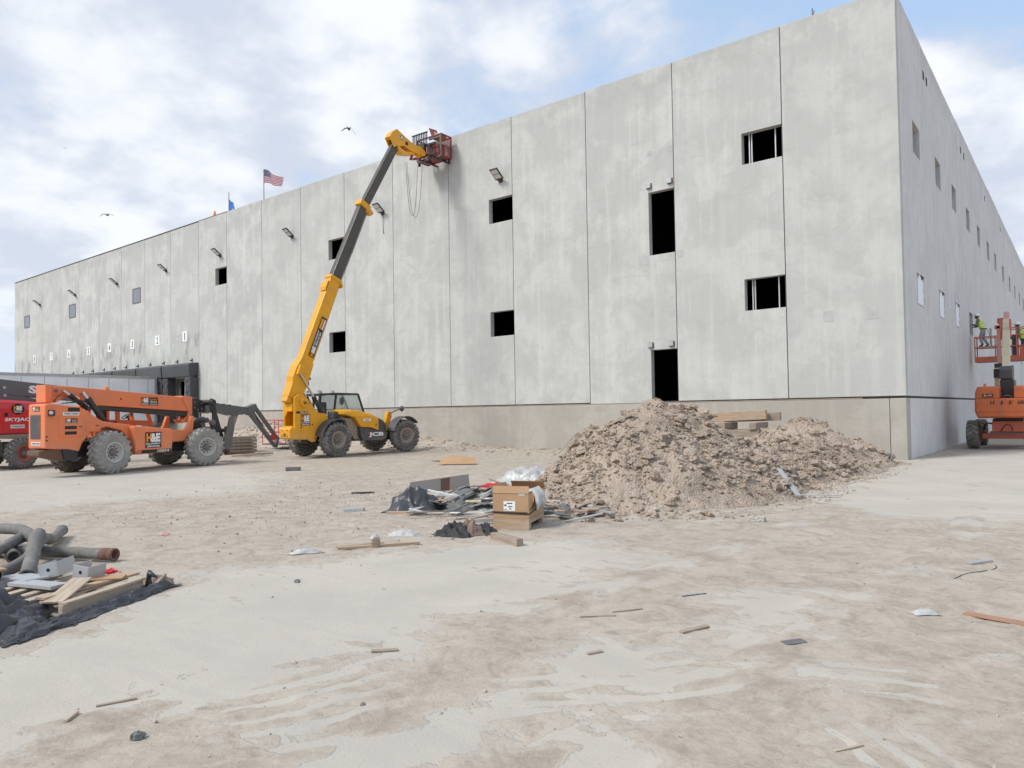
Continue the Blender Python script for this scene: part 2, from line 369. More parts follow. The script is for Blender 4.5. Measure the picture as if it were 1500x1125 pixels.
# numpy noise
def vn(x, y, seed=0):
    xi = np.floor(x).astype(np.int64); yi = np.floor(y).astype(np.int64); xf = x-xi; yf = y-yi
    def h(a, b):
        n = (a*374761393+b*668265263+seed*1442695041) & 0xffffffff
        n = ((n ^ (n >> 13))*1274126177) & 0xffffffff; n = n ^ (n >> 16)
        return (n & 0xffff)/65535.0
    u = xf*xf*(3-2*xf); v = yf*yf*(3-2*yf)
    return (h(xi, yi)*(1-u)+h(xi+1, yi)*u)*(1-v)+(h(xi, yi+1)*(1-u)+h(xi+1, yi+1)*u)*v
def fbm(x, y, oct=5, seed=0, gain=.5):
    t = 0*x; a = 1.0; n = 0
    for k in range(oct): t = t+a*vn(x*2**k+13.7*k, y*2**k+7.1*k, seed+k); n += a; a *= gain
    return t/n
def sstep(x, a, b):
    t = np.clip((x-a)/(b-a), 0, 1); return t*t*(3-2*t)
def grid_obj(name, X, Y, Z, mat, attrs=None, smooth=True, parent=None):
    ny, nx = X.shape; n = nx*ny
    me = bpy.data.meshes.new(name)
    co = np.stack([X, Y, Z], -1).reshape(-1, 3).astype(np.float32)
    idx = np.arange(n).reshape(ny, nx)
    q = np.stack([idx[:-1, :-1], idx[:-1, 1:], idx[1:, 1:], idx[1:, :-1]], -1).reshape(-1, 4)
    me.vertices.add(n); me.vertices.foreach_set('co', co.ravel())
    me.loops.add(q.size); me.loops.foreach_set('vertex_index', q.ravel().astype(np.int32))
    me.polygons.add(len(q)); me.polygons.foreach_set('loop_start', np.arange(0, q.size, 4, dtype=np.int32)); me.polygons.foreach_set('loop_total', np.full(len(q), 4, dtype=np.int32))
    me.update(calc_edges=True); me.polygons.foreach_set('use_smooth', np.full(len(q), smooth, dtype=bool))
    for k, a in (attrs or {}).items():
        at = me.attributes.new(k, 'FLOAT', 'POINT'); at.data.foreach_set('value', a.ravel().astype(np.float32))
    me.materials.append(mat); me.validate()
    o = bpy.data.objects.new(name, me); COL.objects.link(o)
    if parent is not None: o.parent = parent
    return o
# ------------------------------------------------------------------ ground
def poly_sd(x, y, P):                    # >0 inside
    d = np.full(x.shape, 1e9); ins = np.zeros(x.shape, bool); n = len(P)
    for i in range(n):
        ax, ay = P[i]; bx, by = P[(i+1) % n]; ex, ey = bx-ax, by-ay
        t = np.clip(((x-ax)*ex+(y-ay)*ey)/(ex*ex+ey*ey), 0, 1)
        d = np.minimum(d, np.hypot(x-ax-t*ex, y-ay-t*ey))
        c = ((ay > y) != (by > y)); ins ^= c & (x < (bx-ax)*(y-ay)/((by-ay) if by != ay else 1e-9)+ax)
    return np.where(ins, d, -d)
SLABS = [  # bare slab areas, in metres on the ground: outline, edge softness, strength
    ([(-1.54, -22.81), (-1.91, -22.41), (-2.73, -20.96), (-2.80, -20.17), (-2.28, -18.50), (-1.45, -16.98), (-0.22, -16.73), (0.64, -17.51), (0.54, -19.73), (0.44, -20.91), (0.39, -21.63), (0.07, -22.36), (-0.05, -22.96), (-0.10, -23.17)], .7, .95),
    ([(0.07, -11.06), (0.10, -7.47), (0.29, -4.36), (0.07, 0.60), (2.32, 8.85), (4.69, 9.75), (4.58, -11.11), (3.49, -12.17), (2.60, -12.74), (1.10, -12.02)], .8, .95),
    ([(-23.85, -16.98), (-17.84, -11.41), (-11.94, -13.15), (-9.47, -15.67), (-10.30, -18.27), (-10.45, -20.44)], 1.2, .85),
    ([(1.39, -22.31), (1.31, -21.86), (1.44, -21.52), (1.67, -21.40), (1.74, -21.64), (1.73, -22.06)], .16, .95),
    ([(1.40, -18.34), (1.90, -17.54), (2.73, -17.42), (2.87, -18.52), (2.54, -19.57), (2.00, -19.71)], .5, .62),
    ([(1.30, -20.38), (1.51, -19.69), (2.25, -20.15), (2.43, -20.85), (1.94, -20.99)], .45, .60),
    ([(2.35, -21.59), (2.27, -21.25), (2.42, -21.05), (2.68, -21.07), (2.69, -21.35)], .18, .75),
]
def berm(x, y):
    prof = np.interp(x, [-46, -38, -34, -31, -27, -23, -19, -15, -11, -8], [0, .35, .95, 1.15, .75, .55, .42, .12, .05, 0])
    d = -y
    return prof*sstep(3.6-d+.5*(fbm(x*.7, y*.7, 3, 4)-.5), 0, 3.2)*(.75+.5*fbm(x*1.1, y*1.1, 4, 9))
def ground_h(x, y):
    clean = clean_mask(x, y)
    h = (1-clean)*((fbm(x*1.3, y*1.3, 5, 1)-.5)*.05+(fbm(x*7, y*7, 4, 2, .6)-.5)*.03)+(fbm(x*.25, y*.25, 3, 3)-.5)*.03
    return h+berm(x, y)
def clean_mask(x, y):
    c = np.zeros(np.shape(x))
    for P, s, a in SLABS:
        w = (fbm(x*1.1, y*1.1, 4, 21)-.5)*1.1*min(1, s*2)
        c = np.maximum(c, a*sstep(poly_sd(x, y, P)+w, -s, s))
    return c
def axis(segs):
    out = []
    for a, b, st in segs: out += list(np.arange(a, b, st))
    return np.array(out+[segs[-1][1]])
gx = axis([(-900, -100, 40), (-100, -46, 2), (-46, -26, .25), (-26, -9, .12), (-9, 6.5, .045), (6.5, 14, .15), (14, 60, 2), (60, 900, 40)])
gy = axis([(-300, -60, 20), (-60, -25, 1.5), (-25, -23.2, .12), (-23.2, -9, .05), (-9, 1, .1), (1, 12, .3), (12, 60, 2), (60, 1200, 40)])
GX, GY = np.meshgrid(gx, gy)
def ground_mat():
    m, nt, b = mat_base('dusty_slab_ground'); p = pos(nt)
    at = nd(nt, 'ShaderNodeAttribute', attribute_name='clean').outputs['Fac']
    n1 = noise(nt, p, .8, 5, .6, .3); n2 = noise(nt, p, 5, 6, .65, .5); n3 = noise(nt, p, 45, 3, .7); n0 = noise(nt, p, .16, 3, .5)
    sx = nd(nt, 'ShaderNodeSeparateXYZ', {0: p})
    def dist(cx, cy):
        return math_(nt, 'SQRT', math_(nt, 'ADD', math_(nt, 'POWER', math_(nt, 'SUBTRACT', sx.outputs[0], cx), 2), math_(nt, 'POWER', math_(nt, 'SUBTRACT', sx.outputs[1], cy), 2)))
    tr = None
    # curved tyre scuffs: centre of turn, spot, reach, lug spacing
    for (cx, cy, qx, qy, rr, fr) in TRACKS:
        r = math_(nt, 'ADD', dist(cx, cy), math_(nt, 'MULTIPLY', n1, .30))
        w = math_(nt, 'SINE', math_(nt, 'MULTIPLY', r, fr))
        t = math_(nt, 'MULTIPLY', ramp(nt, w, .2, .8), ramp(nt, math_(nt, 'ADD', dist(qx, qy), math_(nt, 'MULTIPLY', n2, .5)), rr+.25, rr*.5))
        tr = t if tr is None else math_(nt, 'MAXIMUM', tr, t)
    # long tyre tracks: centre of the turn, radius, half width, lugs per radian
    def angle(cx, cy): return math_(nt, 'ARCTAN2', math_(nt, 'SUBTRACT', sx.outputs[1], cy), math_(nt, 'SUBTRACT', sx.outputs[0], cx))
    trk = None
    for (cx, cy, r0, hw, lug) in ((-38, -14, 39.0, .2, 210), (-38, -14, 40.9, .2, 210), (10, -45, 34.1, .2, 190), (10, -45, 32.2, .2, 190), (14, -30, 15.2, .18, 90)):
        e = math_(nt, 'ABSOLUTE', math_(nt, 'ADD', math_(nt, 'SUBTRACT', dist(cx, cy), r0), math_(nt, 'MULTIPLY', math_(nt, 'SUBTRACT', n1, .5), .12)))
        w = math_(nt, 'SINE', math_(nt, 'ADD', math_(nt, 'MULTIPLY', angle(cx, cy), float(lug)), math_(nt, 'MULTIPLY', e, 9.0)))
        t = math_(nt, 'MULTIPLY', math_(nt, 'MULTIPLY', w, ramp(nt, e, hw, hw*.8)), ramp(nt, n1, .36, .56))
        trk = t if trk is None else math_(nt, 'ADD', trk, t)
    # dragged streaks across the yard
    stv = noise(nt, nd(nt, 'ShaderNodeMapping', {'Vector': p, 'Rotation': (0, 0, R(-32)), 'Scale': (1, 7, 1)}).outputs[0], .8, 5, .62, .5)
    mar = noise(nt, p, 2.2, 8, .66, 1.4)
    fl = noise(nt, p, 13, 6, .7, .8)
    def sw(x, k): return math_(nt, 'MULTIPLY', math_(nt, 'SUBTRACT', x, .5), k)
    c = math_(nt, 'ADD', at, sw(n1, 1.5)); c = math_(nt, 'ADD', c, sw(mar, 1.5)); c = math_(nt, 'ADD', c, sw(fl, .55)); c = math_(nt, 'ADD', c, sw(stv, .9)); c = math_(nt, 'ADD', c, math_(nt, 'MULTIPLY', tr, 1.05)); c = math_(nt, 'ADD', c, math_(nt, 'MULTIPLY', trk, .55))
    mk = ramp(nt, c, .45, .58)
    film = ramp(nt, c, .05, .5)
    conc = mix(nt, ramp(nt, n1, .3, .7), (.51, .470, .402), (.435, .403, .352))
    conc = mix(nt, ramp(nt, stv, .50, .68, 0, .45), conc, (.41, .385, .348))
    conc = mix(nt, ramp(nt, n0, .45, .62, 0, .35), conc, (.43, .405, .368))
    conc = mix(nt, ramp(nt, mar, .55, .75, 0, .35), conc, (.54, .493, .42))
    conc = mix(nt, ramp(nt, n3, .62, .72, 0, .35), conc, (.34, .325, .30))
    dirt = mix(nt, ramp(nt, mar, .34, .62), (.325, .275, .220), (.435, .376, .310))
    dirt = mix(nt, ramp(nt, fl, .40, .66, 0, .55), dirt, (.475, .422, .355))
    dirt = mix(nt, ramp(nt, fl, .42, .28, 0, .5), dirt, (.26, .214, .172))
    dirt = mix(nt, ramp(nt, n3, .55, .72, 0, .35), dirt, (.25, .20, .16))
    dirt = mix(nt, ramp(nt, trk, -.3, -1.0, 0, .45), dirt, (.31, .262, .215))
    dirt = mix(nt, math_(nt, 'MULTIPLY', film, .6), dirt, (.48, .43, .365))
    conc = mix(nt, ramp(nt, fl, .44, .62, 0, .35), conc, (.455, .40, .335))
    col = mix(nt, mk, dirt, conc)
    col = mix(nt, ramp(nt, noise(nt, p, 130, 2, .5), .66, .71, 0, .45), col, (.17, .145, .125))
    nt.links.new(col, b.inputs['Base Color']); b.inputs['Roughness'].default_value = .93; b.inputs['Specular IOR Level'].default_value = .15
    hgt = math_(nt, 'ADD', math_(nt, 'MULTIPLY', mk, -.5), math_(nt, 'ADD', math_(nt, 'MULTIPLY', fl, math_(nt, 'SUBTRACT', 1.1, mk)), math_(nt, 'MULTIPLY', n3, .4)))
    bump(nt, b, hgt, .45, .024)
    return m
TRACKS = [(2.75, -18.35, 3.20, -19.50, .62, 27), (1.2, -19.35, 2.10, -20.35, .75, 26), (1.0, -20.2, 1.75, -20.75, .5, 30), (-.6, -21.2, .75, -21.75, .75, 30), (2.6, -21.2, 3.4, -20.5, .5, 30)]
ground = tag(grid_obj('ground', GX, GY, ground_h(GX, GY), ground_mat(), {'clean': clean_mask(GX, GY)}), kind='structure')
def gz(x, y): return float(ground_h(np.array([x*1.0]), np.array([y*1.0]))[0])
# ------------------------------------------------------------------ warehouse
HT, HJ = 14.22, 1.832
bld = empty('warehouse', (0, 0, 0), 0, 'large unfinished grey precast concrete warehouse with dark window openings', 'building')
def panel(name, s0, s1, z0, z1, ops, T, fn, mat, parent, bev=.012):
    S = sorted(set([s0, s1]+[min(max(v, s0), s1) for o in ops for v in o[:2]])); Z = sorted(set([z0, z1]+[v for o in ops for v in o[2:]]))
    def hole(a, b, c, d): return any(o[0] <= (a+b)/2 <= o[1] and o[2] <= (c+d)/2 <= o[3] for o in ops)
    vi = {}; V = []; Fc = []
    def vid(i, k, d):
        if (i, k, d) not in vi: vi[(i, k, d)] = len(V); V.append(fn(S[i], T*d, Z[k]))
        return vi[(i, k, d)]
    ni, nk = len(S)-1, len(Z)-1
    sol = [[not hole(S[i], S[i+1], Z[k], Z[k+1]) for k in range(nk)] for i in range(ni)]
    for i in range(ni):
        for k in range(nk):
            if not sol[i][k]: continue
            for d in (0, 1): Fc.append((vid(i, k, d), vid(i+1, k, d), vid(i+1, k+1, d), vid(i, k+1, d)))
            for di, dk, a, b in ((-1, 0, (i, k), (i, k+1)), (1, 0, (i+1, k), (i+1, k+1)), (0, -1, (i, k), (i+1, k)), (0, 1, (i, k+1), (i+1, k+1))):
                ii, kk = i+di, k+dk
                if not (0 <= ii < ni and 0 <= kk < nk and sol[ii][kk]):
                    Fc.append((vid(*a, 0), vid(*b, 0), vid(*b, 1), vid(*a, 1)))
    m = MB(mat); m.add(V, Fc)
    return m.build(name, parent, bev)
LF = lambda s, d, z: (s, d, z)
RF = lambda s, d, z: (-d, s, z)
jl = [0, -3.43, -7.31, -11.03, -14.75, -18.45, -22.18, -25.87, -29.63, -33.40, -37.19, -40.50, -44.17, -47.87, -51.55, -55.28, -59.10, -62.85, -66.57, -70.22, -73.30]
UP, LO = (9.80, 10.86), (4.87, 5.94)
G2 = .013
ol = {0: [], 1: [(-4.79, -3.40, 9.89, 10.96), (-4.80, -3.40, 4.90, 5.97)], 2: [(-8.34, -7.3, 7.30, 9.64), (-8.36, -7.3, 1.5, 3.80)], 4: [(-16.05, -14.7, *UP), (-16.05, -14.7, *LO)],
      7: [(-27.2, -25.85, *UP), (-27.2, -25.85, *LO)], 10: [(-38.51, -37.1, *UP)]}
for i in range(20):
    a, b = jl[i+1], jl[i]
    dz = [0, .0, .01, -.01, .0, .015, -.01, .01, 0, .01, .0, -.04, -.05, -.04, -.05, -.04, -.05, -.04, -.05, -.05][i]
    ops = list(ol.get(i, []))
    if 11 <= i <= 18: ops.append((a+.55, b-.55, 1.2, 4.15))
    z0 = HJ+.075 if i < 11 else 1.3
    panel('wall_panel', a+G2, b-(G2 if i else 0), z0, HT+dz, ops, .25, LF, MT['wall'] if i < 11 else MT['wall_dock'], bld)
    if i: # sealant strip recessed between panels
        MB('joint').b2((b-.03, .05, z0), (b+.03, .2, HT-.05)).build('joint_strip', bld)
# blue-grey closed windows of the dock end, set 40 mm proud frames
for x0, x1 in ((-49.71, -48.5), (-60.93, -59.7), (-70.83, -69.6)):
    f = MB('graysteel'); f.b2((x0, -.03, 9.80), (x0+.06, .02, 10.9)).b2((x1-.06, -.03, 9.80), (x1, .02, 10.9)).b2((x0+.06, -.028, 10.84), (x1-.06, .02, 10.9)).b2((x0+.06, -.028, 9.80), (x1-.06, .02, 9.86))
    fo = f.build('window_frame', bld); MB('pane').b2((x0+.06, -.012, 9.86), (x1-.06, -.004, 10.84)).build('pane', fo)
# studs seen in the two wide openings
for z0, z1 in ((9.89, 10.96), (4.90, 5.97)):
    for x in (-4.60, -4.52, -3.72): MB('stud').b2((x-.018, .22, z0), (x+.018, .27, z1)).build('window_stud', bld)
# foundation
MB('found').b2((-40.2, -.035, -.6), (-.46, .45, HJ)).build('foundation_wall', bld, .012)
MB('found').b2((-.448, -.03, -.6), (.0, .45, HJ+.004)).build('corner_pier', bld, .015)
MB(MT['wall_side_lightened']).b2((-.4, .455, -.6), (.02, 95, HJ+.002)).build('foundation_wall', bld, .012)
MB('joint').b2((-40.4, .06, HJ+.006), (-.03, .3, HJ+.08)).build('joint_strip', bld)
MB('joint').b2((-.3, .31, HJ+.006), (-.05, 95, HJ+.08)).build('joint_strip', bld)
MB('found').b2((-73.3, .0, -.6), (-40.21, .4, 1.29)).build('foundation_wall', bld, .012)
MB('woodold').b2((-40.1, -.03, HJ+.008), (-1.2, .055, HJ+.04)).build('bearing_strip', bld)
# side face
jr = [.262, 4.33, 8.6, 12.85, 17.25, 21.75, 26.3, 30.7, 35.9, 41.3, 46.3, 51.4]+[51.4+4.6*k for k in range(1, 10)]
wr = [2.33, 6.83, 11.09, 15.73, 20.1, 24.73, 28.94, 34.19, 39.58, 44.47, 49.41]+[49.41+4.6*k for k in range(1, 9)]
for i in range(len(jr)-1):
    a, b = jr[i], jr[i+1]; ops = []
    for w in wr:
        if a < w < b:
            ops.append((w, min(w+1.3, b-.2), 9.88, 10.92))
            ops.append((w, min(w+1.3, b-.2), 4.90, 5.96))
    dz = -.04-.02*((i*7) % 3)
    panel('wall_panel', a+G2, b-G2, HJ+.075, HT+dz, ops, .25, RF, MT['wall_side_lightened'], bld)
    MB('joint').b2((-.2, b-.03, HJ+.08), (-.05, b+.03, HT-.1)).build('joint_strip', bld)
    if i < 3:
        w0, w1 = ops[0][0], ops[0][1]
        fr = MB('stud')
        for (p, q) in (((w0, 4.90), (w0+.04, 5.96)), ((w1-.04, 4.90), (w1, 5.96)), ((w0+.04, 5.92), (w1-.04, 5.96)), ((w0+.04, 4.90), (w1-.04, 4.94))): fr.b2((-.05, p[0], p[1]), (.015, q[0], q[1]))
        fo = fr.build('window_frame', bld)
        fm = MB('film'); n = 8
        vs = [(-.012+.012*math.sin(i2*1.7+k2*2.3), w0+.04+(w1-w0-.08)*i2/n, 4.94+.98*k2/n-(.10*math.sin(i2*1.1+1) if k2 == n else 0)-(.08 if k2 == n else 0)) for k2 in range(n+1) for i2 in range(n+1)]
        fm.add(vs, [(k2*(n+1)+i2, k2*(n+1)+i2+1, (k2+1)*(n+1)+i2+1, (k2+1)*(n+1)+i2) for k2 in range(n) for i2 in range(n)], True)
        fm.build('plastic_sheet', fo)
for y in (4.62, 5.25, 14.25, 15.35, 24.2, 33.7):
    MB('unlit_dark').b2((-.02, y, 13.08), (.006, y+.28, 13.38)).build('scupper', bld)
# shell: roof, floors, far walls, with the hall's shade put into near-black colour
MB('unlit_dark').b2((-73.2, .3, 13.5), (-.3, 92, 13.7)).build('roof_deck', bld)
MB('unlit_dark').b2((-73.2, .3, 7.1), (-.3, 92, 7.25)).build('upper_floor', bld)
MB('unlit_dark').b2((-73.2, .46, 1.2), (-.41, 92, 1.8)).build('ground_floor_slab', bld)
MB('unlit_dark').b2((-73.2, 6.0, 1.8), (-5.4, 6.2, 13.5)).build('partition_wall', bld)
MB('unlit_dark').b2((-5.4, 6.0, 1.8), (-5.2, 92, 13.5)).build('partition_wall', bld)
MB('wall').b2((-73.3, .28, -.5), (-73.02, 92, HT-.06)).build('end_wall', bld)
MB('graysteel').b2((-73.34, -.03, HT-.02), (-40.55, .28, HT+.03)).build('coping', bld, .01)
cp = MB('graysteel')
cp.b2((-40.5, .02, HT+.02), (-37.2, .3, HT+.06)); cp.build('coping', bld)
# steel weld plates above the doors and mortar patches
for x, z in ((-8.3, 9.88), (-7.46, 9.9), (-8.35, 3.98), (-7.52, 3.98)):
    m = MB('rust'); m.b2((x-.11, -.02, z-.10), (x+.11, .01, z+.10)); pl = m.build('weld_plate', bld)
    MB('steelsheet').b2((x-.085, -.10, z-.085), (x+.085, -.021, z+.075)).build('angle_seat', pl, .008)
for x, z, s in ((-8.27, 11.1, .09), (-7.43, 11.1, .09), (-8.33, 5.15, .09), (-7.49, 5.12, .09), (-8.55, 7.15, .15), (-7.12, 7.2, .12), (-2.14, 4.47, .15), (-.87, 4.45, .16)):
    MB('patch').b2((x-s, -.006, z-s*1.15), (x+s, .002, z+s*1.15)).build('mortar_patch', bld)
# lifting hooks over the docks
for x in (-41.36, -43.24, -45.08, -46.99, -48.87, -50.71, -52.53, -54.39, -56.33, -58.15, -60.04):
    m = MB('black'); m.b2((x-.06, -.03, 5.2), (x+.06, .0, 5.4)); m.b2((x-.03, -.16, 5.22), (x+.03, -.03, 5.28)); m.build('dock_hook', bld)
# dock shelters
for i in range(11, 19):
    a, b = jl[i+1], jl[i]; c = (a+b)/2
    sh = empty('dock_shelter', (c, 0, 0)); sh.parent = bld
    w = 1.78
    h = MB('padblack')
    h.prismx([(-.0, 4.25), (-.62, 4.18), (-.68, 4.95), (-.55, 5.06), (0, 5.10)], -w, w); h.build('head_pad', sh, .05)
    for s in (-1, 1):
        m = MB('padblack')
        secs = []
        for k in range(13):
            z = 1.25+k*(2.9/12); q = .03*math.sin(k*2.1)
            x0, x1 = sorted((s*(w-.62), s*w))
            secs.append([(x0, -.58+q, z), (x1, -.58-q, z), (x1, 0, z), (x0, 0, z)])
        m.loft(secs); m.build('side_pad', sh, .03)
    d = MB('trailer' if i > 11 else 'graysteel')
    if i == 11:
        d.b2((-1.2, .10, 1.3), (-.75, .16, 4.15)); d.b2((.45, .08, 1.3), (1.2, .14, 4.15)); d.b2((-.75, .10, 3.95), (.45, .16, 4.15))
    else: d.b2((-1.2, .10, 1.3), (1.2, .16, 4.15))
    d.build('dock_door', sh)
    if i == 11: MB('steelsheet').b2((.02, -.02, 1.3), (.42, .02, 4.1)).build('door_track', sh)
# dock numbers
for k, x in enumerate((-42.28, -46.02, -49.77, -53.5, -57.23, -60.97, -64.68, -68.43)):
    t = empty('dock_number_sign', (x, 0, 6.9), 0, 'white dock sign with the black numeral '+('one', 'two', 'three', 'four', 'five', 'six', 'seven', 'eight')[k], 'sign', 'dock number signs')
    M = frame((0, -.022, 0), (1, 0, 0), (0, 0, 1))
    MB('white').b2((-.31, -.02, -.335), (.31, .004, .335)).build('panel', t)
    MB('ink').text(str(k+1), ((-.05, -.23, .10, .46) if k == 0 else (-.12, -.23, .24, .46)), M, .012).build('numeral', t)
# floodlights
LIGHTS = [(-15.34, 11.59), (-22.88, 11.54), (-30.38, 11.58), (-37.87, 11.6), (-44.74, 11.57), (-52.17, 11.55), (-59.68, 11.55), (-67.13, 11.53)]
NTH = ['above the square window nearest the corner', 'right of the raised yellow boom', 'second to the left of the raised yellow boom', 'above the leftmost dark open window', 'above dock sign two', 'above dock sign four', 'above dock sign six', 'farthest left, above dock sign eight']
for k, (x, z) in enumerate(LIGHTS):
    t = empty('wall_floodlight', (x, 0, z), 0, 'black wall floodlight '+NTH[k], 'floodlight', 'floodlights along the wall')
    t.rotation_euler = (0, 0, 0)
    m = MB('black'); m.b2((-.09, -.05, -.10), (.09, 0, .10)); m.bar((0, -.05, 0), (0, -.12, .03), .06, .06); m.build('bracket', t)
    A = math.radians(38); M = frame((0, -.10, .02), (1, 0, 0), (0, -math.cos(A), math.sin(A)))
    h = MB('black'); h.T = M
    h.b2((-.21, 0, -.03), (.21, .56, .03)); h.b2((-.12, -.08, -.03), (.12, 0, .03)); h.b2((-.15, .05, -.055), (.15, .5, -.03)); hd = h.build('housing', t, .012)
    for y0, y1 in ((.07, .275), (.305, .51)):
        l = MB('lens'); l.T = M; l.b2((-.17, y0, .0305), (.17, y1, .036)); l.build('lens', hd)
    if k == 1: MB('cable').tube([(.03, -.04, -.1), (.05, -.06, -.35), (.02, -.03, -.55-.3*(k % 2)), (.06, -.02, -.75-.3*(k % 2))], .012, 6).build('cable', t)
# roof bits
t = empty('roof_cone', (-39.0, .25, HT+.06), 0, 'small orange cone on the parapet left of the blue flag', 'cone')
MB('beacon').lathe([(.13, 0), (.13, .03), (.05, .38), (0, .4)], (0, 0, 0), (0, 0, 1), 10).build('cone_body', t)
tag(MB('graysteel').cyl((-2.43, .2, HT-.2), (-2.43, .2, HT+.32), .02, seg=6).cyl((-2.40, .2, HT+.1), (-2.37, .2, HT+.24), .015, seg=5).build('roof_rod'), 'short steel rod standing on the parapet above the tallest panel', 'rod')
# flags
def flag(name, loc, pole_h, below, w, h, label, us):
    t = empty(name, loc, 0, label, 'flag')
    MB('graysteel').cyl((0, 0, -below), (0, 0, pole_h), .03, .02, 8).build('pole', t)
    m = MB(); nx, ny = 26, 13
    def P(u, v):      # u along fly, v up the hoist
        d = u*w
        if us: return Vector((.02+d*.86, .16*math.sin(u*6.5+v*1.2)*u, pole_h-h*(1-v)*(1-.45*u)-.85*u+.05*math.sin(u*7)-.10*u*u*(1-v)))
        return Vector((.02+d*.55, .12*math.sin(u*5)*u, pole_h-.42-h*(1-v)-.75*u*w*.6+.04*math.sin(u*8+v*3)))
    for i in range(nx):
        for k in range(ny):
            if us:
                mt = 'flag_b' if (i/nx < .42 and k >= 6) else ('flag_r' if k % 2 == 0 else 'flag_w')
            else:
                mt = 'flag_w' if (4 <= k <= 7 and 6 <= i <= 16 and i % 4 < 2) else 'flag_blue'
            m.mat(mt); m.add([P(i/nx, k/ny), P((i+1)/nx, k/ny), P((i+1)/nx, (k+1)/ny), P(i/nx, (k+1)/ny)], [(0, 1, 2, 3)], True)
    fl = m.build('cloth', t)
    if us:
        st = MB('flag_w')
        for r_ in range(9):
            for c_ in range(6 if r_ % 2 == 0 else 5):
                u = (c_+.5+(0 if r_ % 2 == 0 else .5))/6*.42; v = 6/13+(r_+.5)/9*7/13; c = P(u, v)
                st.add([c+Vector((.025*math.sin(q*math.pi/5)*(1 if q % 2 == 0 else .45), -.012, .025*math.cos(q*math.pi/5)*(1 if q % 2 == 0 else .45))) for q in range(10)], [tuple(range(10))])
        st.build('stars', fl)
flag('striped_flag', (-33.6, .3, HT), 1.95, 3.2, 2.0, .82, 'red and white striped flag with starred blue canton on a roof pole', True)
flag('blue_flag', (-37.4, .3, HT), 1.35, .3, 1.5, .9, 'small blue flag with white marks on a leaning roof pole', False)
# semi trailer backed into dock 2
tr = empty('semi_trailer', (-45.95, -.75, 0), 0, 'pale grey box semi trailer backed up to the loading docks', 'trailer')
m = MB('trailer'); m.b2((-1.3, -16, 1.15), (1.3, 0, 4.28)); tb = m.build('box_body', tr, .03)
m = MB('steelsheet'); m.b2((1.3, -16, 4.16), (1.325, .01, 4.33)); m.b2((1.3, -16, 1.1), (1.325, .01, 1.32)); m.b2((-1.325, -16, 4.16), (-1.3, .01, 4.33)); m.b2((1.3, -.12, 1.32), (1.32, .01, 4.16)); m.build('rail', tr)
for k in range(13):
    MB('steelsheet').b2((1.3, -15.2+k*1.22-.02, 1.32), (1.306, -15.2+k*1.22+.02, 4.16)).build('panel_seam', tb)
m = MB('black'); m.b2((-.5, -15, .95), (-.35, -1, 1.1)); m.b2((.35, -15, .95), (.5, -1, 1.1)); m.build('frame_rail', tr)
for y in (-1.6, -2.9):
    for s in (-1, 1): MB('rubber').lathe([(.25, -.13), (.47, -.13), (.5, -.08), (.5, .08), (.47, .13), (.25, .13)], (s*1.1, y, .5), (1, 0, 0), 20).build('wheel', tr)
for s in (-1, 1): MB('graysteel').b2((s*.7-.06, -12.1, .05), (s*.7+.06, -11.98, 1.1)).build('landing_leg', tr)
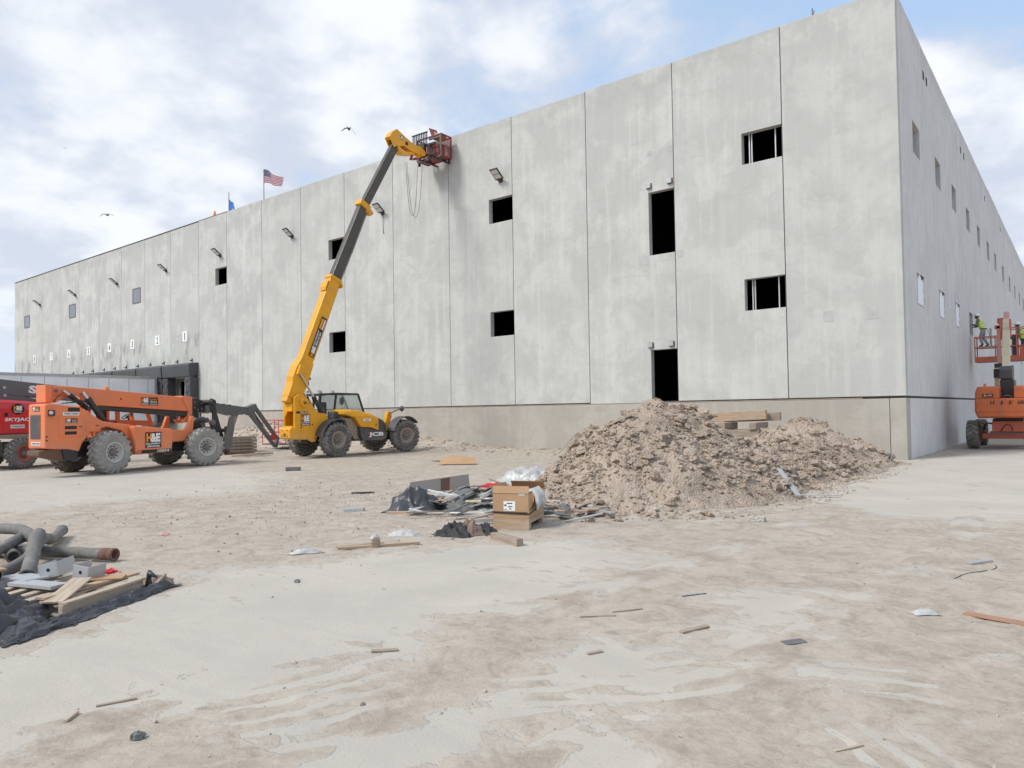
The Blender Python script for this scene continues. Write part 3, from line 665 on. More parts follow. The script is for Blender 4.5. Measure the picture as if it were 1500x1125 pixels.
# ------------------------------------------------------------------ machines: shared pieces
def wheel(parent, c, Rr, w, rim, tyre_m, rim_m, side=-1, style='lug', lugs=20, steer=0.0):
    """local machine axes: x forward, y left, z up; side -1 = outer face towards -y"""
    wo = empty('wheel', c, steer); wo.parent = parent
    t = MB(tyre_m); h = w/2; k = .045
    rb = Rr-k if style != 'solid' else Rr-.035
    t.lathe([(rim, -h*.80), (rim+.05, -h*.97), ((rim+rb)/2, -h*1.02), (rb-.07, -h*.97), (rb-.015, -h*.82), (rb, -h*.5), (rb+.004, 0), (rb, h*.5), (rb-.015, h*.82), (rb-.07, h*.97), ((rim+rb)/2, h*1.02), (rim+.05, h*.97), (rim, h*.80)], (0, 0, 0), (0, 1, 0), 48)
    for i in range(lugs):
        for s in (-1, 1):
            a0 = 2*math.pi*(i+(.5 if s > 0 else 0))/lugs
            st = [(-.06*h, .0, Rr), (.42*h, .55, Rr), (.86*h, 1.0, Rr-.012), (1.0*h, 1.1, rb-.06 if style != 'solid' else Rr-.10)]
            secs = []
            for y, sk, rt in st:
                a = a0+sk*2*math.pi/lugs*.62; da = (.19 if style != 'block' else .27)*2*math.pi/lugs
                rbase = rb-.03 if y < h*.95 else rt-.05
                q = []
                for aa, r in ((a-da*1.25, rbase), (a-da, rt), (a+da, rt), (a+da*1.25, rbase)): q.append((r*math.cos(aa), s*y, r*math.sin(aa)))
                secs.append(q)
            t.loft(secs)
    if style == 'solid':     # airless tyre: black triangles painted for the shade in its sidewall openings
        t.mat('ink')
        for sgn in (-1, 1):
            for i in range(30):
                for r0, r1, ph in ((rim+.07, rim+.125, 0), (rim+.15, rim+.215, .5)):
                    a = 2*math.pi*(i+ph)/30; d = 2*math.pi/30*.36; y = sgn*(h*1.02+.006)
                    fl = (i % 2 == 0)
                    ra, rb_ = (r0, r1) if fl else (r1, r0)
                    vs = [(ra*math.cos(a-d), y, ra*math.sin(a-d)), (ra*math.cos(a+d), y, ra*math.sin(a+d)), (rb_*math.cos(a), y, rb_*math.sin(a))]
                    vs += [(x, y-sgn*.03, z) for x, _, z in vs]
                    t.add(vs, [(0, 1, 2), (3, 4, 5), (0, 1, 4, 3), (1, 2, 5, 4), (2, 0, 3, 5)])
    ty = t.build('tyre', wo)
    r = MB(rim_m); o = side
    r.lathe([(rim+.015, o*h*.86), (rim+.012, o*h*.93), (rim-.02, o*h*.93), (rim-.035, o*h*.80), (rim-.055, o*h*.45), (rim-.10, o*h*.40), (rim*.45, o*h*.28), (rim*.42, o*h*.42), (0.001, o*h*.42)], (0, 0, 0), (0, 1, 0), 40)
    r.lathe([(rim+.01, -o*h*.86), (rim-.03, -o*h*.8), (rim-.06, -o*h*.2), (.05, -o*h*.1)], (0, 0, 0), (0, 1, 0), 28)
    rm = r.build('rim', wo)
    hb = MB('hub'); hb.lathe([(rim*.40, o*h*.40), (rim*.38, o*h*.62), (rim*.30, o*h*.70), (.001, o*h*.72)], (0, 0, 0), (0, 1, 0), 20)
    for i in range(10):
        a = 2*math.pi*i/10; p = Vector((rim*.60*math.cos(a), o*h*.30, rim*.60*math.sin(a))); hb.cyl(p, p+Vector((0, o*.05, 0)), .022, seg=6)
    hb.build('hub', wo)
    return wo
SIDE = lambda o: frame(o, (1, 0, 0), (0, 0, 1))        # plane facing -y
REAR = lambda o: frame(o, (0, -1, 0), (0, 0, 1))       # plane facing -x
def he_decal(parent, M, w, h, name='decal', wide=False, round_=False):
    m = MB('ink')
    if round_:
        n = 28; m.add([M @ Vector((w/2+w/2*math.cos(2*math.pi*i/n), h/2+h/2*math.sin(2*math.pi*i/n), 0)) for i in range(n)], [tuple(range(n))])
    else: m.rect((0, 0, w, h), M)
    M2 = M @ Matrix.Translation((0, 0, .003)); M3 = M @ Matrix.Translation((0, 0, .006))
    x, s = (0, w*.46) if wide else ((w*.14, w*.72) if round_ else (0, w))
    y, hh = (h*.14, h*.72) if round_ else (0, h)
    if not round_:
        m.mat('lred'); b = .02*h
        for rc in ((0, 0, w, b), (0, h-b, w, b), (0, b, b, h-2*b), (w-b, b, b, h-2*b)): m.rect(rc, M2)
    m.mat('he_orange').text('H', (x+s*.07, y+hh*.38, s*.32, hh*.54), M2, .06)
    m.mat('white').text('E', (x+s*.66, y+hh*.38, s*.28, hh*.54), M2, .06)
    m.mat('white').text('&', (x+s*.34, y+hh*.36, s*.36, hh*.56), M3, .05)
    m.mat('white').text('EQUIPMENT', (x+s*.05, y+hh*.20, s*.9, hh*.12), M2, .03); m.text('SERVICES', (x+s*.1, y+hh*.05, s*.8, hh*.11), M2, .03)
    if wide:
        m.mat('he_orange').text('EQUIPMENT', (w*.5, h*.56, w*.45, h*.26), M2, .02); m.mat('white').text('SERVICES', (w*.53, h*.32, w*.40, h*.2), M2, .02); m.rect((w*.5, h*.12, w*.45, h*.06), M2)
    return m.build(name, parent, recalc=False)
def number_plate(parent, M, w, h, s):
    m = MB('white').rect((0, 0, w, h), M); m.mat('ink').text(s, (w*.06, h*.22, w*.88, h*.56), M @ Matrix.Translation((0, 0, .003)), .02)
    return m.build('number_plate', parent, recalc=False)
def arc_fender(parent, c, r, y0, y1, a0, a1, th=.04, m='dark', name='fender'):
    n = 14; secs = []
    for k in range(n+1):
        a = math.radians(a0+(a1-a0)*k/n); ca, sa = math.cos(a), math.sin(a)
        secs.append([(c[0]+r*ca, y0, c[2]+r*sa), (c[0]+r*ca, y1, c[2]+r*sa), (c[0]+(r+th)*ca, y1, c[2]+(r+th)*sa), (c[0]+(r+th)*ca, y0, c[2]+(r+th)*sa)])
    return MB(m).loft(secs).build(name, parent, .008)
def ram(parent, p0, p1, p2, r0, r1, m0='black', name='hydraulic_ram'):
    m = MB(m0); m.cyl(p0, p1, r0, seg=16); d = (Vector(p1)-Vector(p0)).normalized(); m.cyl(Vector(p1)-d*.08, Vector(p1)+d*.03, r0*1.15, seg=16); m.cyl(Vector(p0)-Vector((0, r0*1.2, 0)), Vector(p0)+Vector((0, r0*1.2, 0)), r0*.9, seg=12)
    o = m.build(name, parent); MB('chrome').cyl(p1, p2, r1, seg=12).build('ram_rod', o); return o
def tubebox(parent, name, a, b, w0, h0, w1, h1, y, m, bev=.02):
    """boom section in the machine's upright plane: from a=(x,z) to b, centred on y"""
    a = Vector((a[0], 0, a[1])); b = Vector((b[0], 0, b[1])); d = (b-a).normalized(); n = Vector((-d.z, 0, d.x))
    q = []
    for p, w, h in ((a, w0, h0), (b, w1, h1)):
        q.append([p+n*h/2+Vector((0, y-w/2, 0)), p+n*h/2+Vector((0, y+w/2, 0)), p-n*h/2+Vector((0, y+w/2, 0)), p-n*h/2+Vector((0, y-w/2, 0))])
    return MB(m).loft(q).build(name, parent, bev)
# ------------------------------------------------------------------ yellow telehandler with raised boom
WJ = 1.15
jd = Vector((-.0251, .9997, 0)); jn = Vector((.9997, .0251, 0))
jl_ = Vector((-17.81, -6.84, 0))-jn*WJ
J = empty('telehandler', (jl_.x, jl_.y, .0), math.atan2(jd.y, jd.x), 'yellow telehandler with its long boom raised to the roof edge', 'telehandler')
Y = lambda off: off-WJ
for u, off, sd, zz in ((0, .21, -1, .66), (3.62, .21, -1, .70), (0, 2.09, 1, .66), (3.62, 2.09, 1, .70)):
    wheel(J, (u, Y(off), zz), .66, .42, .30, 'rubber', 'rim_rust', sd, 'solid', 22, R(-12) if u > 3 else 0)
# tower: two side plates, rear panel, counterweight
prof = [(-1.64, .98), (-1.64, 2.24), (-1.46, 2.37), (-1.28, 2.37), (-1.05, 2.20), (-.62, 1.69), (-.20, 1.64), (-.14, 1.45), (-.30, 1.30), (-.55, .95), (-.72, .62), (-.86, .60)]
MB('jcb_yellow').prism(prof, Y(.45), Y(.53)).build('tower_plate', J, .012)
MB('jcb_yellow').prism(prof, Y(1.05), Y(1.13)).build('tower_plate', J, .012)
rp = [(Y(.532), .98), (Y(1.048), .98), (Y(1.048), 1.95), (Y(.532), 1.95)]
m = MB('jcb_yellow')      # rear panel with an opening
m.b2((-1.70, Y(.532), 1.74), (-1.62, Y(1.048), 2.02)); m.b2((-1.70, Y(.532), .98), (-1.62, Y(1.048), 1.22)); m.b2((-1.70, Y(.97), 1.22), (-1.62, Y(1.048), 1.74)); m.prismx([(Y(.97), 1.74), (Y(.80), 1.74), (Y(.97), 1.5)], -1.70, -1.62)
m.build('rear_panel', J, .01)
MB('jcb_yellow').b2((-1.3, Y(.535), 1.2), (-.9, Y(1.045), 1.9)).build('pivot_block', J)
m = MB('jcb_yellow'); m.prism([(-1.88, .78), (-1.88, 1.10), (-1.82, 1.17), (-1.45, 1.16), (-1.40, .98), (-1.16, .96), (-1.16, .70), (-1.8, .74)], Y(.40), Y(1.02)); m.build('counterweight', J, .03)
for yk in (.55, .86):
    for dz in (1.06, .86): MB('black').cyl((-1.88, Y(yk), dz), (-1.893, Y(yk), dz), .022, seg=8).build('bolt', J)
MB('rust').b2((-1.889, Y(.78), .84), (-1.88, Y(.64), .95)).build('tail_lamp', J)
MB('jcb_yellow').cyl((-1.25, Y(.36), 2.05), (-1.25, Y(.45), 2.05), .16, seg=24).build('pivot_boss', J, .01)
MB('rust').cyl((-1.25, Y(.31), 2.05), (-1.25, Y(.36), 2.05), .05, seg=12).build('pivot_pin', J)
for dx, dz in ((-1.02, 2.02), (-.86, 1.25), (-.74, .72), (-1.35, 1.15)): MB('ink').cyl((dx, Y(.444), dz), (dx, Y(.45), dz), .03, seg=10).build('plate_hole', J)
m = MB('ink').rect((-1.57, 1.66, .5, .08), SIDE((0, Y(.446), 0))); m.mat('white').text('509-42', (-1.40, 1.675, .3, .05), SIDE((0, Y(.443), 0)), .02); m.build('model_plate', J, recalc=False)
he_decal(J, SIDE((-1.38, Y(.446), 1.21)), .42, .42)
# chassis
m = MB('black'); m.b2((-.9, Y(.7), .55), (3.9, Y(1.55), .95)); m.b2((-.3, Y(.42), .5), (.3, Y(1.88), .8)); m.b2((3.4, Y(.42), .52), (3.8, Y(1.88), .82)); m.build('chassis', J, .02)
m = MB('jcb_yellow'); m.prism([(2.6, .9), (3.0, .9), (3.2, 1.15), (3.28, 1.68), (3.08, 1.70), (2.95, 1.28), (2.6, 1.2)], Y(.60), Y(.78)); m.build('front_frame', J, .015)
MB('jcb_yellow').b2((2.9, Y(.78), .8), (3.9, Y(1.5), 1.12)).build('front_frame', J, .02)
arc_fender(J, (0, 0, .66), .74, Y(-.0), Y(.44), 60, 168)
arc_fender(J, (3.62, 0, .70), .76, Y(-.0), Y(.44), 40, 165)
MB('black').tube([(3.1, Y(.5), 1.62), (3.3, Y(.42), 1.72), (3.5, Y(.3), 1.80)], .02, 8).build('mirror_arm', J)
MB('dark').sphere((3.56, Y(.28), 1.81), .12, 12, 8, (.5, 1, 1.0)).build('mirror', J)
MB('beacon').b2((3.16, Y(.585), 1.42), (3.26, Y(.60), 1.6)).build('indicator_lamp', J)
# hood
def hood_sec(u, zt, zs, zb, yo): return [(u, Y(yo), zb), (u, Y(yo), zs), (u, Y(yo+.10), zt-.03), (u, Y(yo+.28), zt), (u, Y(1.1), zt+.03), (u, Y(1.1), zb)]
m = MB('jcb_yellow'); m.loft([hood_sec(.55, 1.78, 1.66, 1.60, .34), hood_sec(1.05, 1.79, 1.56, 1.48, .30), hood_sec(1.36, 1.76, 1.53, 1.10, .30), hood_sec(1.9, 1.66, 1.5, 1.06, .30), hood_sec(2.30, 1.52, 1.42, .94, .32)], smooth=False)
m.build('engine_hood', J, .025)
for k in range(5): MB('ink').b2((1.15+k*.16, Y(.62), 1.735-.045*k+.03), (1.25+k*.16, Y(.98), 1.765-.045*k+.03)).build('hood_vent', J)
m = MB('dark'); m.loft([hood_sec(2.305, 1.51, 1.41, .88, .325), hood_sec(2.6, 1.40, 1.32, .88, .36), hood_sec(2.82, 1.24, 1.15, .88, .44)]); m.build('hood_nose', J, .03)
m = MB('dark'); m.prism([(1.32, 1.09), (1.85, 1.03), (2.32, .92), (2.80, .87), (2.72, .60), (2.45, .54), (1.50, .55), (1.36, .75)], Y(.32), Y(.75)); sk = m.build('side_skirt', J, .03)
MB('white').text('JCB', (1.76, .68, .80, .20), SIDE((0, Y(.314), 0)), .05).build('lettering', sk, recalc=False)
MB('lred').rect((1.74, .80, .09, .09), SIDE((0, Y(.315), 0))).build('lettering', sk, recalc=False)
m = MB('white').rect((1.46, 1.33, .40, .10), SIDE((0, Y(.293), 0))); m.mat('graysteel').text('H&E', (1.56, 1.35, .2, .06), SIDE((0, Y(.291), 0)), .02); m.build('number_plate', J, recalc=False)
MB('ink').rect((2.12, 1.12, .05, .1), SIDE((0, Y(.308), 0))).build('lamp', J, recalc=False)
m = MB('soil'); m.prism([(.62, 1.46), (1.05, 1.46), (1.34, 1.08), (1.48, .60), (1.2, .62), (.95, .9), (.80, 1.2)], Y(.5), Y(.9)); m.build('mud_guard', J, .02)
m = MB('dark'); m.b2((-.2, Y(.6), .95), (1.0, Y(1.9), 1.45)); m.b2((.35, Y(.7), 1.45), (.62, Y(1.1), 1.72)); m.build('mid_cowl', J, .03)
# cab
c0, c1 = Y(1.18), Y(2.12)
fr = MB('black')
P_ = {'rb': (-.02, 1.5), 'rt': (.06, 2.36), 'mt': (.86, 2.43), 'mb': (.72, 1.5), 'ft': (1.98, 2.42), 'fb': (2.32, 1.55)}
for y in (c0, c1):
    for a, b in (('rb', 'rt'), ('mb', 'mt'), ('fb', 'ft'), ('rt', 'mt'), ('mt', 'ft'), ('rb', 'mb'), ('mb', 'fb')):
        A, B = P_[a], P_[b]; fr.bar((A[0], y, A[1]), (B[0], y, B[1]), .07, .07)
for k in ('rt', 'ft', 'mt', 'fb', 'rb'): fr.bar((P_[k][0], c0, P_[k][1]), (P_[k][0], c1, P_[k][1]), .07, .07)
fr.bar((.50, c1, 1.5), (.5, c1, 2.36), .07, .07)
fr.b2((.06, c0, 2.395), (.9, c1, 2.43))
cab = fr.build('cab_frame', J, .012)
g = MB('glass'); g.prism([(.76, 1.58), (.92, 2.38), (1.94, 2.38), (2.26, 1.60)], c0+.0, c0+.012); g.build('side_glass', cab)
MB('glass').prism([(.76, 1.58), (.92, 2.38), (1.94, 2.38), (2.26, 1.60)], c1-.012, c1).build('side_glass', cab)
g = MB('glass'); g.add([(1.965, c0+.04, 2.38), (1.965, c1-.04, 2.38), (2.3, c1-.04, 1.62), (2.3, c0+.04, 1.62)], [(0, 1, 2, 3)]); g.build('windscreen', cab)
MB('glass').b2((.92, c0+.03, 2.445), (1.94, c1-.03, 2.455)).build('roof_glass', cab)
m = MB('dark'); m.b2((.5, Y(1.45), 1.3), (1.0, Y(1.9), 1.55)); m.b2((.5, Y(1.45), 1.55), (.62, Y(1.9), 2.1)); m.build('seat', J, .04)
m = MB('dark'); m.cyl((1.75, Y(1.65), 1.5), (1.6, Y(1.65), 1.78), .03, seg=8); m.lathe([(.17, -.015), (.19, 0), (.17, .015), (.15, 0), (.17, -.015)], (1.58, Y(1.65), 1.8), (-.5, 0, .85), 20); m.build('steering_wheel', J)
m = MB('dark'); m.b2((1.7, Y(1.3), 1.4), (2.2, Y(2.0), 1.65)); m.build('dashboard', J, .03)
for x in (.1, .75): 
    for y in (c0+.1, c1-.1): MB('steelsheet').b2((x-.05, y-.07, 2.46), (x+.05, y+.07, 2.55)).build('work_lamp', cab)
MB('black').tube([(1.15, c0-.03, 2.36), (1.3, c0-.06, 2.05), (1.5, c0-.03, 1.7)], .012, 6).build('wiper', cab)
MB('dark').sphere((1.1, c0-.06, 2.14), .11, 10, 8, (.9, .3, 1.4)).build('mirror', cab)
# boom
yb = Y(.78)
B0, B1, B2, B3 = (-1.62, 2.0), (.46, 6.86), (2.02, 10.13), (3.80, 13.05)
tubebox(J, 'boom_base', B0, B1, .33, .56, .32, .50, yb, 'jcb_yellow', .03)
bd = (Vector((B1[0]-B0[0], 0, B1[1]-B0[1]))).normalized(); bn = Vector((-bd.z, 0, bd.x))
def bp(t, h, off=None): q = Vector((B0[0], 0, B0[1]))+bd*t+bn*h; return (q.x, q.z)
mm = MB('jcb_yellow'); mm.prism([bp(.75, .31), bp(.95, .38), bp(1.35, .38), bp(1.70, .30), bp(1.8, -.02), bp(1.75, -.29), bp(.9, -.34), bp(.55, -.30), bp(.2, -.24), bp(.2, .29)], Y(.58), Y(.98)); mm.build('boom_collar', J, .02)
mm = MB('jcb_yellow'); mm.prism([bp(1.05, .30), bp(1.45, .30), bp(1.5, .06), bp(1.2, .02)], Y(.50), Y(1.06)); mm.build('ram_mount', J, .02)
for t, h in ((.35, .08), (1.0, -.05)): MB('jcb_yellow').cyl((*bp(t, h)[:1], Y(.57), bp(t, h)[1]), (bp(t, h)[0], Y(.60), bp(t, h)[1]), .12, seg=20).build('cover_disc', J)
tubebox(J, 'boom_underside', bp(1.9, -.265), bp(5.25, -.245), .26, .05, .26, .05, yb, 'black', .005)
mm = MB('jcb_yellow'); mm.prism([bp(4.6, .29), bp(4.75, .34), bp(5.0, .34), bp(5.05, .28)], Y(.60), Y(.96)); mm.build('wear_pad_box', J, .015)
tubebox(J, 'boom_collar', bp(5.2, 0), bp(5.34, 0), .38, .58, .38, .58, yb, 'jcb_yellow', .02)
MB('jcb_yellow').prism([bp(5.22, -.2), bp(5.34, -.2), bp(5.2, -.42), bp(5.1, -.40)], Y(.62), Y(.94)).build('cable_guide', J, .01)
tubebox(J, 'boom_middle', bp(4.9, 0), B2, .26, .42, .25, .40, yb, 'boom_grey', .03)
d2 = (Vector((B2[0]-B1[0], 0, B2[1]-B1[1]))).normalized()
e0 = (B2[0]-d2.x*.20, B2[1]-d2.z*.20); e1 = (B2[0]+d2.x*.05, B2[1]+d2.z*.05)
tubebox(J, 'boom_collar', e0, e1, .36, .56, .36, .56, yb, 'jcb_yellow', .03)
nrm = Vector((-d2.z, 0, d2.x))
MB('jcb_yellow').prism([(B2[0]+.1, B2[1]-.05), (B2[0]+.42, B2[1]-.28), (B2[0]+.36, B2[1]-.40), (B2[0]+.0, B2[1]-.30)], Y(.64), Y(.92)).build('cable_guide', J, .01)
tubebox(J, 'boom_inner', (B2[0]-d2.x*.4, B2[1]-d2.z*.4), B3, .21, .36, .20, .36, yb, 'boom_grey', .02)
for yy in (.72, .78, .84): 
    q0 = Vector((B1[0], Y(yy), B1[1]))-nrm*.29; q1 = Vector((B2[0]-.1, Y(yy), B2[1]-.25))-nrm*.25
    MB('cable').tube([q0, (q0+q1)/2-nrm*.02, q1], .013, 6).build('boom_hose', J)
# decal along the boom
Xb = bd; Yb = bn; zb_ = Xb.cross(Yb)
q = Vector((B0[0], 0, B0[1]))+bd*1.95-bn*.20; 
M = Matrix(((Xb.x, Yb.x, zb_.x, q.x), (Xb.y, Yb.y, zb_.y, Y(.60)), (Xb.z, Yb.z, zb_.z, q.z), (0, 0, 0, 1)))
m = MB('ink').rect((0, 0, 1.65, .25), M); M2 = M @ Matrix.Translation((0, 0, .003)); M3 = M @ Matrix.Translation((0, 0, .006))
m.mat('he_orange').text('H', (.03, .04, .15, .17), M2, .06); m.mat('white').text('E', (.30, .04, .13, .17), M2, .06).text('&', (.16, .04, .17, .17), M3, .05)
m.text('EQUIPMENT', (.47, .14, .62, .07), M2, .03).text('SERVICES', (.47, .04, .58, .07), M2, .03); m.mat('he_orange').rect((1.16, .12, .42, .10), M2); m.mat('white').rect((1.16, .03, .42, .06), M2)
m.build('decal', J, recalc=False)
# head
hp = [(3.37, 13.29), (3.52, 13.52), (3.79, 13.73), (4.6, 13.42), (5.0, 13.36), (5.29, 13.39), (5.40, 13.2), (5.18, 13.02), (4.62, 13.02), (4.2, 13.12), (4.02, 13.05), (3.78, 13.0), (3.62, 12.90)]
MB('jcb_yellow').prism(hp, Y(.62), Y(.66)).build('boom_head', J, .008); MB('jcb_yellow').prism(hp, Y(.90), Y(.94)).build('boom_head', J, .008)
m = MB('jcb_yellow'); m.prism([(3.37, 13.29), (3.52, 13.52), (3.79, 13.73), (4.6, 13.42), (4.58, 13.36), (3.8, 13.62), (3.6, 13.45), (3.5, 13.2)], Y(.66), Y(.90)); m.build('head_top', J)
m = MB('jcb_yellow'); m.prism([(3.80, 13.05), (3.88, 12.80), (4.1, 12.74), (4.45, 12.80), (4.82, 12.90), (4.8, 12.98), (4.4, 12.92), (4.1, 12.88), (3.98, 12.98)], Y(.60), Y(.96)); m.build('tilt_link', J, .015)
for x, z, r in ((4.36, 13.26, .085),): MB('ink').cyl((x, Y(.61), z), (x, Y(.62), z), r, seg=16).build('head_hole', J)
m = MB('ink').cyl((4.08, Y(.612), 13.44), (4.08, Y(.62), 13.44), .10, seg=20); m.mat('white').text('&', (4.0, 13.37, .16, .14), SIDE((0, Y(.609), 0)), .04); m.build('decal', J)
MB('jcb_yellow').cyl((5.36, Y(.58), 13.12), (5.36, Y(.98), 13.12), .14, seg=18).build('head_pin', J)
# carriage and forks
m = MB('black')
for z in (13.10, 13.55): m.b2((5.58, Y(.10), z-.05), (5.66, Y(1.46), z+.05))
m.b2((5.40, Y(.60), 12.98), (5.58, Y(.96), 13.6)); m.build('fork_carriage', J, .01)
m = MB('black')
for k in range(9): yk = .62+k*.105; m.b2((5.60, Y(yk)-.015, 13.6), (5.64, Y(yk)+.015, 14.14))
m.b2((5.59, Y(.58), 14.12), (5.65, Y(1.52), 14.17)); m.build('load_backrest', J)
for yk in (.42, 1.14): MB('black').b2((5.67, Y(yk)-.06, 13.0), (5.72, Y(yk)+.06, 13.6)).b2((5.72, Y(yk)-.06, 13.0), (7.5, Y(yk)+.06, 13.045)).build('fork', J, .006)
m = MB('cage_red'); m.prism([(4.60, 12.70), (4.70, 12.62), (4.85, 12.95), (4.76, 12.99)], Y(.66), Y(.70)); m.bar((4.64, Y(.72), 12.66), (5.6, Y(.72), 13.0), .05, .05); m.build('tilt_strut', J)
ram(J, (-.22, Y(.62), 1.55), (-.70, Y(.56), 2.25), (-1.32, Y(.52), 3.12), .075, .045)
ram(J, (-.22, Y(1.0), 1.55), (-.70, Y(1.0), 2.25), (-1.32, Y(1.02), 3.12), .075, .045)
m = MB('black'); m.b2((-.92, Y(.60), 2.90), (-.80, Y(.70), 3.0)); m.tube([(-.86, Y(.65), 2.92), (-.90, Y(.6), 2.72), (-1.15, Y(.62), 2.50)], .02, 6); m.build('hose', J)
MB('graysteel').b2((-.66, Y(.52), 2.02), (-.50, Y(.56), 2.16)).build('ram_label', J)
# red work cage hung on the forks
CGo = J.matrix_world
CG = empty('work_cage', (jl_.x, jl_.y, 0), J.rotation_euler.z, 'dark red steel work cage on the forks at the boom tip', 'work cage')
CG.location = (jl_.x+jd.x*5.92+jn.x*0, jl_.y+jd.y*5.92, 13.06)
def cy(off): return Y(off)
x1_, za, zb2 = .68, .0, .98
m = MB('cage_red')
for yk in (cy(.05), cy(1.51)):
    for x in (0, x1_): m.bar((x, yk, za), (x, yk, zb2), .05, .05)
    for z in (za+.02, .5, zb2): m.bar((0, yk, z), (x1_, yk, z), .05, .05)
for x in (0, x1_):
    for z in (za+.02, zb2-.02): m.bar((x, cy(.05), z), (x, cy(1.51), z), .06, .06)
m.build('frame', CG, .006)
MB('graysteel').bar((0, cy(.05), za-.03), (0, cy(1.51), za-.03), .05, .05).bar((0, cy(.05), zb2-.12), (0, cy(.75), zb2-.12), .07, .07).bar((-.01, cy(.05), za), (-.01, cy(.05), zb2-.1), .06, .06).build('rear_frame', CG)
MB('cage_red').b2((.03, cy(.08), za+.01), (x1_-.03, cy(1.48), za+.04)).build('floor', CG)
m = MB('cage_red')
for k in range(12): m.bar((.05+k*.052, cy(.05)-.0, .04), (.05+k*.052, cy(.05), .95), .012, .012)
for k in range(9): m.bar((.03, cy(.05), .1+k*.1), (x1_-.03, cy(.05), .1+k*.1), .012, .012)
m.build('mesh_panel', CG)
m = MB('cage_red'); m.b2((.08, cy(.25), .04), (.50, cy(.95), .62)); m.build('tool_box', CG, .02)
m = MB('graysteel'); m.bar((-.02, cy(.15), .55), (-.02, cy(.85), .62), .03, .04); m.build('crossbar', CG)
m = MB('cage_red'); m.add([(.05, cy(.62), .98), (.55, cy(.62), 1.0), (.72, cy(.95), 1.55), (.2, cy(.95), 1.5)], [(0, 1, 2, 3)]); m.add([(.05, cy(.62)+.02, .99), (.55, cy(.62)+.02, 1.01), (.72, cy(.95)+.02, 1.56), (.2, cy(.95)+.02, 1.51)], [(0, 1, 2, 3)]); m.mat('white').b2((.40, cy(.80), 1.28), (.5, cy(.78), 1.33)); m.build('gate', CG)
for x, yk in ((.02, 1.4), (.02, .75), (.05, .12), (.62, .12)):
    w_ = MB('black'); w_.cyl((x, cy(yk)-.03, -.16), (x, cy(yk)+.03, -.16), .075, seg=14); w_.b2((x-.03, cy(yk)-.04, -.12), (x+.03, cy(yk)+.04, -.03)); w_.build('caster', CG)
bg_ = MB(cloth('yellow_sack', (.62, .42, .14), .7, .3, 8)); bg_.T = Matrix.Translation((.32, cy(.42), .98)) @ Matrix.Diagonal((.30, .34, .15, 1)); bg_.sphere((0, 0, 0), 1, 14, 10)
bo = bg_.build('sack'); bo.parent = None; bo.location = CG.location; bo.rotation_euler = CG.rotation_euler; tag(bo, 'yellow sack lying on top of the red work cage', 'sack')
hc = MB('cable')
for (x0, y0, z0), (x1, y1, z1), dp in (((-1.25, 1.0, -.45), (-.25, 1.25, -.30), 2.3), ((-1.22, .95, -.45), (.0, 1.2, -.1), 2.45)):
    pts = []
    for k in range(25):
        t = k/24; pts.append((x0+(x1-x0)*t, cy(y0+(y1-y0)*t), z0+(z1-z0)*t-dp*(1-abs(2*t-1)**2.6)))
    hc.tube(pts, .009, 6)
ho = hc.build('hanging_cable'); ho.location = CG.location; ho.rotation_euler = CG.rotation_euler; tag(ho, 'black cable loops hanging below the red work cage', 'cable')
# ------------------------------------------------------------------ orange telehandler, boom lowered
WO = 1.165
od = Vector((-.1844, .9828, 0)); on = Vector((.9828, .1844, 0)); ol_ = Vector((-17.77, -14.87, 0))-on*WO
O = empty('telehandler', (ol_.x, ol_.y, 0), math.atan2(od.y, od.x), 'orange telehandler with lowered boom parked beside the red boom lift', 'telehandler')
Y = lambda off: off-WO
for u, off, sd, tm in ((0, .21, -1, 'rubber_dusty'), (3.25, .21, -1, 'rubber_dusty'), (0, 2.12, 1, 'rubber_mud'), (3.25, 2.12, 1, 'rubber')):
    wheel(O, (u, Y(off), .615), .625, .42, .29, tm, 'rim', sd, 'lug', 20, R(-10) if u > 3 else R(8))
pod = [(-1.74, .80), (-1.74, 2.0), (-1.56, 2.02), (-.81, 1.93), (-.59, 1.83), (-.30, 1.62), (-.10, 1.51), (.57, 1.42), (.90, 1.36), (.90, .98), (.72, .90), (.45, 1.22), (0, 1.34), (-.45, 1.22), (-.72, .90), (-.81, .67), (-1.1, .74)]
MB('orange').prism(pod, Y(.35), Y(1.14)).build('engine_cover', O, .04)
q = MB('ink').plate((-.01, 0, .47, .64), REAR((-1.745, Y(1.03)+.47, 1.06)) @ Matrix.Translation((-.47, 0, 0)), -.02, .004) if False else None
MB('graysteel').b2((-1.756, Y(.56), 1.06), (-1.735, Y(1.02), 1.72)).build('radiator_grille', O, .03)
for k in range(14): MB('dark').b2((-1.764, Y(.60), 1.10+k*.043), (-1.757, Y(.98), 1.115+k*.043)).build('grille_slat', O)
he_decal(O, REAR((-1.748, Y(.93), 1.81)), .33, .13, wide=True)
number_plate(O, REAR((-1.748, Y(.97), .89)), .42, .09, 'WR0710095')
S_ = lambda x, z: SIDE((x, Y(.343), z))
number_plate(O, S_(-1.27, 1.69), .45, .09, 'WR0710095')
MB('ink').plate((0, 0, .33, .11), S_(-1.13, 1.80), -.004, .001).build('vent', O)
m = MB('orange').plate((0, 0, .66, .56), S_(-1.38, 1.10), -.01, .006); dr = m.build('access_door', O, .012)
he_decal(O, SIDE((-1.21, Y(.335), 1.48)), .34, .13, wide=True)
for z in (1.31, 1.16): MB('ink').plate((0, 0, .33, .09), SIDE((-1.22, Y(.337), z)), -.004, .001).build('vent', O)
MB('ink').plate((0, 0, .09, .025), SIDE((-.83, Y(.337), 1.36)), -.002, .003).build('door_latch', O)
m = MB('orange').plate((0, 0, .42, .26), S_(-.62, 1.22), -.01, .006); m.build('access_door', O, .012)
